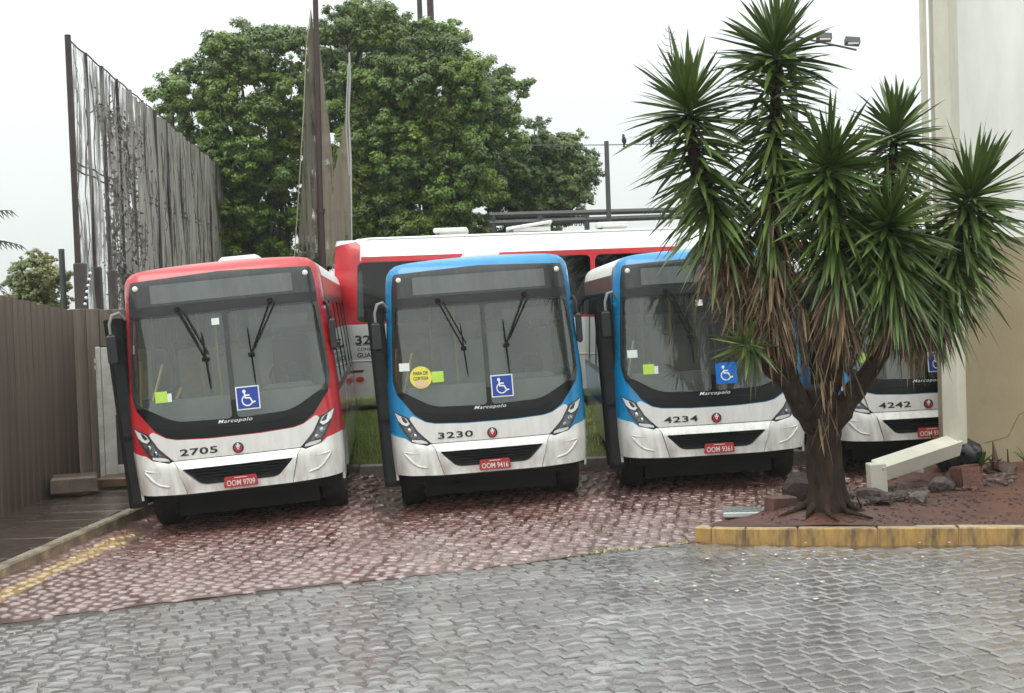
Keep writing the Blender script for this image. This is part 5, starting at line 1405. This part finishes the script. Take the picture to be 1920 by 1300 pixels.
def skirt(path, n, L_, g0, spread=(100, 160), wdt=.05, dead_from=.55, droop=.25):
    P_ = [Vector(p) for p in path]; seg = [(b - a).length for a, b in zip(P_, P_[1:])]; tot = sum(seg)
    for i in range(n):
        t = (i + random.random()) / n; s = t * tot; k = 0
        while k < len(seg) - 1 and s > seg[k]: s -= seg[k]; k += 1
        c = P_[k].lerp(P_[k + 1], s / seg[k]) + Vector((random.gauss(0, .03), random.gauss(0, .03), 0)); ph = i * 2.39996 + random.gauss(0, .2)
        th = math.radians(spread[0] + (spread[1] - spread[0]) * min(1, t * 1.15) + random.gauss(0, 11))
        d = Vector((math.cos(ph) * math.sin(th), math.sin(ph) * math.sin(th), math.cos(th)))
        dead = 1.0 if t > dead_from + random.gauss(0, .07) else 0.0
        LV.append((c, d, L_ * random.uniform(.75, 1.1) * (.9 if dead else 1), wdt * (.62 if dead else 1) * random.uniform(.8, 1.1), droop * random.uniform(.4, 1.3), dead))
# top head
rosette(U(1454, 92), (0.0, -.15, 1), 105, .68, amax=104)
skirt([U(1454, 110), U(1452, 220), U(1450, 340), U(1448, 470), U(1450, 600)], 568, 0.67, 0, (76, 157), dead_from=.62)
# left head
rosette(U(1290, 200), (-.12, -.25, 1), 105, .72, amax=105)
skirt([U(1292, 220), U(1305, 300, .02), U(1345, 420, .1), U(1385, 520, .2), U(1420, 590, .2)], 477, 0.67, 0, (80, 158), dead_from=.58)
# small low rosette left
rosette(U(1400, 648, -.3), (-.55, -.65, .25), 55, .42, amax=112, wdt=.038, droop=.3)
# centre
rosette(U(1556, 312, -.45), (0.0, -.75, .65), 120, .70, amax=108)
skirt([U(1556, 330, -.42), U(1572, 460, -.35), U(1578, 590, -.27)], 431, 0.67, 0, (86, 160), dead_from=.62)
# back right head
rosette(U(1679, 245, .5), (.05, -.1, 1), 75, .62, amax=98)
skirt([U(1678, 262, .5), U(1660, 380, .45), U(1640, 480, .4)], 249, 0.65, 0, (83, 154), dead_from=1.2)
# front right-centre
rosette(U(1664, 425, -.55), (0.0, -.85, .5), 125, .74, amax=112)
skirt([U(1666, 440, -.5), U(1675, 520, -.45), U(1688, 575, -.38)], 386, 0.67, 0, (88, 162), dead_from=.72)
# right head
rosette(U(1820, 370, -.1), (.18, -.6, .75), 110, .76, amax=112)
skirt([U(1820, 385, -.1), U(1795, 480, -.05), U(1750, 555, -.1), U(1715, 590, -.2)], 386, 0.69, 0, (86, 160), dead_from=.80)
rosette(U(1605, 470, .1), (-.1, -.4, .8), 70, .62, amax=125)
rosette(U(1745, 505, .15), (.1, -.5, .6), 60, .60, amax=125)
rosette(U(1500, 420, .15), (-.1, -.3, .9), 50, .58, amax=125)
# curtains of dead leaves
def curtain(x0, x1, y0, y1, n, dy=(-.3, .1), L_=.45):
    for i in range(n):
        c = U(random.uniform(x0, x1), random.uniform(y0, y1), random.uniform(*dy)); d = Vector((random.gauss(0, .22), random.gauss(0, .22), -1)).normalized()
        LV.append((c, d, L_ * random.uniform(.5, 1.2), .024 * random.uniform(.6, 1.2), random.uniform(-.1, .1), 1.0))
curtain(1420, 1505, 460, 650, 130); curtain(1500, 1600, 560, 700, 110, (-.25, .2)); curtain(1600, 1660, 590, 650, 30); curtain(1680, 1735, 600, 660, 30, (-.35, -.1), .36); curtain(1310, 1410, 430, 520, 110, (-.1, .3), .45)
curtain(1535, 1580, 690, 790, 16, (-.15, .0), .45)
def leaf_geo(L):
    base, d, ln, wd, dr, dead = L
    d = (d + Vector((random.gauss(0, .06), random.gauss(0, .06), random.gauss(0, .06)))).normalized(); ref = Vector((0, 0, 1)) if abs(d.z) < .95 else Vector((1, 0, 0))
    sd = d.cross(ref).normalized(); 
    tw = random.gauss(0, .5); up = sd.cross(d); sd = sd * math.cos(tw) + up * math.sin(tw); up = sd.cross(d)
    out = []
    for t, k in ((0, .55), (.22, .95), (.5, 1.0), (.78, .66), (1.0, .03)):
        c = base + d * ln * t - Vector((0, 0, dr * ln * t * t * (1.0 if not dead else .6)))
        w_ = wd * k / 2
        out += [c - sd * w_ + up * w_ * .35, c, c + sd * w_ + up * w_ * .35]
    return out
LQ = [(3 * i + j, 3 * i + j + 1, 3 * i + j + 4, 3 * i + j + 3) for i in range(4) for j in range(2)]
order = list(range(len(LV)))
order.sort(key=lambda i: (LV[i][5], (LV[i][0] + yo).y + LV[i][1].normalized().y * LV[i][2] * .8))      # nearest green ones first
greens = [i for i in order if not LV[i][5]]; deads = [i for i in order if LV[i][5]]
single = set(greens[:225]) | set(deads[:70])
for i in single:
    L = LV[i]; g = leaf_geo((Vector((0, 0, 0)),) + L[1:])
    me = bpy.data.meshes.new('leaf'); me.from_pydata(g, [], LQ); me.materials.append(M['ydead_o'] if L[5] else M['yleaf_o']); me.update()
    link('dead_leaf' if L[5] else 'leaf', me, YR, L[0])
for nm, ids, mt in (('foliage', greens, M['yleaf']), ('dead_foliage', deads, M['ydead'])):
    vs, fs, at_ = [], [], []
    for i in ids:
        if i in single: continue
        b = len(vs); vs += [tuple(q) for q in leaf_geo(LV[i])]; fs += [tuple(b + k for k in f) for f in LQ]; at_ += [random.random()] * 8
    me = bpy.data.meshes.new(nm); me.from_pydata(vs, [], fs); me.materials.append(mt)
    a = me.attributes.new('tint', 'FLOAT', 'FACE'); a.data.foreach_set('value', np.array(at_, np.float32)); me.update()
    tag(link(nm, me, YR), kind='stuff')
# bare flower stalk above the left head
m_ = MB()
m_.tube([U(1275, 175), U(1262, 120), U(1253, 50)], [.010, .007, .004], 5)
for k in range(14):
    y_ = 62 + k * 6.5; s = 1 if k % 2 else -1; L_ = 8 + k * 1.4
    m_.tube([U(1255 + (y_ - 50) * .12, y_), U(1255 + s * L_ * .6, y_ - 3), U(1255 + s * L_, y_ - 10)], .0035, 3)
m_.build('flower_stalk', M['ydead'], YR)

# ------------------------------------------------------------------ rubble line, stones, plants by the wall
M['stone'] = pm('wet_brown_stone', (.085, .050, .036), .55, coat=.3, crough=.3, var=(.035, .024, .020), vscale=5, vdet=8, bump=.8, bscale=18)
M['brick'] = pm('broken_brick', (.15, .052, .034), .65, coat=.2, var=(.12, .05, .035), vscale=7, bump=.6, bscale=25)
M['greyr'] = pm('grey_rubble', (.17, .14, .12), .6, coat=.2, var=(.08, .06, .05), vscale=5, bump=.6, bscale=20)
M['tile'] = pm('white_tile', (.78, .77, .72), .3, coat=.5)
def rock(name, px, py, sz, mat, label, seed, cat='stone', group=None, z=None, rotz=None, boxy=False):
    zg = soilz(*gnd(px, py, .25).xy[:]); p = gnd(px, py, zg); zg = soilz(p.x, p.y); p = gnd(px, py, zg)
    r = random.Random(seed); bm = bmesh.new()
    if boxy:
        bmesh.ops.create_cube(bm, size=1); bmesh.ops.bevel(bm, geom=bm.edges[:], offset=.08, segments=2, affect='EDGES')
    else:
        bmesh.ops.create_icosphere(bm, subdivisions=2, radius=.55)
    for v in bm.verts:
        k = 1 + (r.uniform(-.05, .05) if boxy else r.uniform(-.2, .16)); v.co = Vector((v.co.x * sz[0] * k, v.co.y * sz[1] * k, v.co.z * sz[2] * k))
    me = bpy.data.meshes.new(name); bm.to_mesh(me); bm.free(); me.materials.append(mat)
    o = link(name, me, None, (p.x, p.y, (zg if z is None else z) + sz[2] * .32), (r.uniform(-.15, .15), r.uniform(-.15, .15), r.uniform(0, 3) if rotz is None else rotz))
    tag(o, label, cat, group); return o
rock('stone', 1640, 944, (.46, .26, .20), M['stone'], 'broad dark stone just right of the yucca trunk, under the duct outlet', 1)
rock('stone', 1722, 942, (.22, .18, .14), M['greyr'], 'grey stone in the rubble below the wide white tile piece', 2)
rock('tile_piece', 1663, 906, (.10, .08, .05), M['tile'], 'small white tile fragment beside the duct outlet', 3, 'tile fragment', boxy=True, z=.34)
rock('tile_piece', 1717, 900, (.18, .09, .045), M['tile'], 'wide white tile fragment lying on the rubble line', 4, 'tile fragment', boxy=True, z=.36, rotz=.05)
rock('brick_piece', 1812, 912, (.34, .26, .30), M['brick'], 'biggest reddish brick lump at the right of the rubble line', 5, 'broken brick', boxy=True)
rock('stone', 1765, 922, (.30, .22, .20), M['stone'], 'dark stone in the rubble at the foot of the dead twig', 6)
rock('stone', 1690, 938, (.20, .16, .14), M['stone'], 'small dark stone between the two white tile fragments', 7)
rock('brick_piece', 1842, 908, (.085, .07, .06), M['brick'], 'tiny orange brick crumb in front of the big brick lump', 8, 'broken brick')
rock('stone', 1870, 906, (.09, .08, .07), M['greyr'], 'tiny pale stone on the soil, right of the orange crumb', 9)
rock('root_slab', 1880, 885, (.55, .3, .14), M['stone'], 'flat dark root mass at the right end of the rubble by the tan wall', 10, 'root mass')
rock('stone', 1785, 900, (.26, .2, .14), M['stone'], 'brown lump piled just behind the rubble, left of the big brick lump', 12)
def prismobj(name, p, sz, rot, mat, label, cat):
    m_ = MB(); m_.box((0, 0, 0), sz, bev=.012); o = m_.build(name, mat); o.location = p; o.rotation_euler = rot; return tag(o, label, cat)
p = gnd(1468, 968, .12); prismobj('stone_block', p + Vector((.0, .1, .10)), (.30, .20, .21), (0, .03, .35), pmc('reddish_block', (.16, .075, .06), rough=.45, coat=.3, var=(.09, .05, .045), vscale=5, bump=.5), 'small squared reddish block left of the yucca roots', 'stone block')
p = gnd(1492, 930, .15); rock('stump_piece', 1498, 938, (.34, .28, .38), pmc('stump_dark', (.055, .030, .024), rough=.7, var=(.03, .02, .018), vscale=5, bump=.8), 'dark broken lump against the left side of the yucca trunk', 21, 'stump', rotz=.3)
p = gnd(1405, 968, .05)
# wet pale slab by the kerb tip
prismobj('pale_slab', gnd(1408, 968, .02) + Vector((0, .12, .03)), (.62, .42, .06), (0, 0, -.1), pmc('pale_wet_slab', (.50, .58, .55), rough=.12, coat=1, var=(.62, .62, .58), vscale=3), 'pale wet slab between the yellow kerb tip and the reddish block', 'slab')
# rubbish bag behind the duct
bm = bmesh.new(); bmesh.ops.create_icosphere(bm, subdivisions=3, radius=.5)
for v in bm.verts:
    n_ = math.sin(v.co.x * 11 + v.co.z * 5) * .05 + math.sin(v.co.y * 13 + v.co.x * 7) * .05; v.co = Vector((v.co.x * .62, v.co.y * .45, v.co.z * .42)) * (1 + n_ * 2)
me = bpy.data.meshes.new('rubbish_bag'); bm.to_mesh(me); bm.free(); me.materials.append(pmc('black_bag', (.012, .014, .017), rough=.25, coat=.5)); me.polygons.foreach_set('use_smooth', [True] * len(me.polygons))
q = at(1790, 852, 16.3); tag(link('rubbish_bag', me, None, (q.x - .02, 16.15, .50)), 'shiny black rubbish bag under the duct elbow against the tan wall', 'rubbish bag')
# small rubble, as one mass
vs, fs = [], []
mbs = MB()
for k in range(620):
    px = random.uniform(1600, 1900); py = 940 - (px - 1600) * .16 + random.gauss(0, 7)
    z_ = soilz(*gnd(px, py, .25).xy[:]); p = gnd(px, py, z_); s = random.uniform(.02, .06)
    mbs.box((p.x, p.y, z_ + s * .3), (s * random.uniform(.8, 2), s, s * .8), Matrix.Rotation(random.uniform(0, 3), 3, 'Z') @ Matrix.Rotation(random.uniform(-.4, .4), 3, 'X'), mi=random.choice((0, 0, 1, 2)), bev=s * .2)
o = mbs.build('rubble', [M['stone'], M['brick'], M['greyr']]); tag(o, 'line of small rubble crumbs across the red soil', 'rubble', kind='stuff')
mbs = MB()
for k in range(900):
    px = random.uniform(1400, 1990); py = random.uniform(900, 985)
    z_ = soilz(*gnd(px, py, .2).xy[:]); p = gnd(px, py, z_); 
    if p.y < kerbline(p.x) + .16 or p.x < 2.6: continue
    z_ = soilz(p.x, p.y); s = random.uniform(.006, .022); fl_ = random.random() < .35
    mbs.box((p.x, p.y, z_ + s * .3), (s * random.uniform(1, 4 if fl_ else 1.6), s, s * (.25 if fl_ else .8)), Matrix.Rotation(random.uniform(0, 3), 3, 'Z') @ Matrix.Rotation(random.uniform(-.3, .3), 3, 'X'), mi=(2 if fl_ else random.choice((0, 0, 1))), bev=s * .1)
tag(mbs.build('soil_litter', [M['soil'], M['stone'], M['ydead']]), 'clods, crumbs and dead leaf bits scattered over the red soil', 'litter', kind='stuff')
# twigs
def twig(label, parts, dy, rad=.012):
    p0 = parts[0][0]; zz = .28; g = gnd(p0[0], p0[1], zz); Yb = g.y + dy
    o_ = at(p0[0], p0[1], Yb); m_ = MB()
    for pts in parts:
        q = [at(a, b, Yb - .02 * i) - o_ for i, (a, b) in enumerate(pts)]; m_.tube(q, [rad * (1.0 - .6 * i / (len(q) - 1)) for i in range(len(q))], 6)
    o = m_.build('twig', M['ybark'], smooth='all'); o.location = o_; return tag(o, label, 'twig')
twig('forked dead twig rising in front of the cream duct', [[(1768, 884), (1750, 858), (1740, 850), (1722, 838)], [(1748, 858), (1752, 842), (1746, 815)], [(1754, 864), (1760, 850), (1764, 838)]], -.1, .022)
twig('short upright dead stem at the right, in front of the tan wall', [[(1892, 875), (1890, 862), (1889, 842)]], 0, .015)
twig('bleached sliver of wood on the soil right of the trunk', [[(1615, 952), (1610, 940), (1605, 929)]], -.1, .012)
twig('thin pale root lying on the red soil right of the yucca trunk', [[(1560 + 60, 948), (1650, 940), (1700, 932)]], -.35, .012)
m_ = MB(); m_.tube([(0, 0, 0), (.01, 0, .10), (.0, 0, .22), (-.02, 0, .36)], [.05, .045, .025, .006], 7)
for k in range(6):
    a = k * 1.05; m_.tube([(.0, 0, .03), (.06 * math.cos(a), .06 * math.sin(a), .12), (.10 * math.cos(a), .10 * math.sin(a), .13)], [.02, .012, .004], 4)
q = gnd(1865, 876, .33); o = m_.build('dry_shoot', pmc('dry_shoot', (.12, .055, .035), rough=.7, var=(.07, .04, .03), vscale=8), smooth='all'); o.location = (q.x, q.y, .30); tag(o, 'pointed reddish dry shoot in front of the tan wall', 'plant shoot')
def spiky(px, py, n, L_, label, z=.33, mat='yleaf_o'):
    q = gnd(px, py, z); R_ = empty('agave', (q.x, q.y, z), label, 'plant')
    for i in range(n):
        a = i * 2.4; th = math.radians(15 + 55 * i / n); d = Vector((math.cos(a) * math.sin(th), math.sin(a) * math.sin(th), math.cos(th)))
        g = leaf_geo((Vector((0, 0, 0)), d, L_ * random.uniform(.8, 1.1), .05, .25, 0)); me = bpy.data.meshes.new('leaf'); me.from_pydata(g, [], LQ); me.materials.append(M[mat]); link('leaf', me, R_)
spiky(1838, 876, 13, .34, 'small green strappy plant at the foot of the tan wall')
spiky(1925, 868, 9, .32, 'green strappy plant cut off by the right edge, against the tan wall')
# mossy tuft left of the stump
nb3 = 500; q = gnd(1466, 950, .1); gx = rng.normal(q.x + .02, .07, nb3); gy = rng.normal(q.y + .15, .05, nb3)
V = np.empty((nb3, 3, 3)); th = rng.uniform(0, np.pi, nb3)
V[:, 0] = np.c_[gx - .006 * np.cos(th), gy, np.full(nb3, .06)]; V[:, 1] = np.c_[gx + .006 * np.cos(th), gy, np.full(nb3, .06)]; V[:, 2] = np.c_[gx + rng.normal(0, .03, nb3), gy, rng.uniform(.12, .24, nb3)]
tag(link('grass_tuft', np_mesh('grass_tuft', V.reshape(-1, 3), np.arange(nb3 * 3).reshape(-1, 3), M['grass'], attr=rng.uniform(0, 1, nb3))), 'low green tuft between the reddish block and the dark stump', 'grass tuft')
# fallen petals and bits of litter on the pavers by the kerb
mbs = MB()
for k in range(28):
    px = random.choice((random.uniform(1290, 1640), random.uniform(1000, 1900))); py = random.uniform(1035, 1130)
    p = gnd(px, py, 0); s = random.uniform(.012, .03); mbs.box((p.x, p.y, gz(p.x, p.y) + .018), (s * 1.6, s, .004), Matrix.Rotation(random.uniform(0, 3), 3, 'Z'))
tag(mbs.build('petals', pmc('pale_petal', (.75, .68, .62), rough=.4)), 'pale fallen petals scattered on the grey pavers below the kerb', 'petals', kind='stuff')
for k, (px, py) in enumerate(((1515, 1022), (1727, 1020), (1785, 1021))):
    p = gnd(px, py, .02); m_ = MB(); m_.lathe([(0, .02), (.012, .03), (.03, .02), (.036, .006)], (0, 0, 0), (0, 0, 1), 8); o = m_.build('fallen_flower', pmc('flower_orange', (.48, .20, .13), rough=.6), smooth=True); o.scale = (.7, .7, .6); o.location = (p.x, kerbline(p.x) - .08, .012)
    tag(o, ['orange fallen flower below the kerb, in line with the yucca trunk', 'orange fallen flower below the kerb, left of the pair at the right', 'orange fallen flower below the kerb nearest the right edge'][k], 'flower')

hz = MB(); hz.box((0, 120, 6.3), (460, 330, 17.6))
hm = bpy.data.materials.new('haze'); hm.use_nodes = True; T_ = hm.node_tree; T_.nodes.clear()
ho = T_.nodes.new('ShaderNodeOutputMaterial'); hv = T_.nodes.new('ShaderNodeVolumePrincipled'); hv.inputs['Color'].default_value = (.93, .97, .96, 1); hv.inputs['Density'].default_value = .0007; hv.inputs['Anisotropy'].default_value = .2
T_.links.new(hv.outputs[0], ho.inputs['Volume'])
tag(hz.build('haze', hm), kind='stuff')
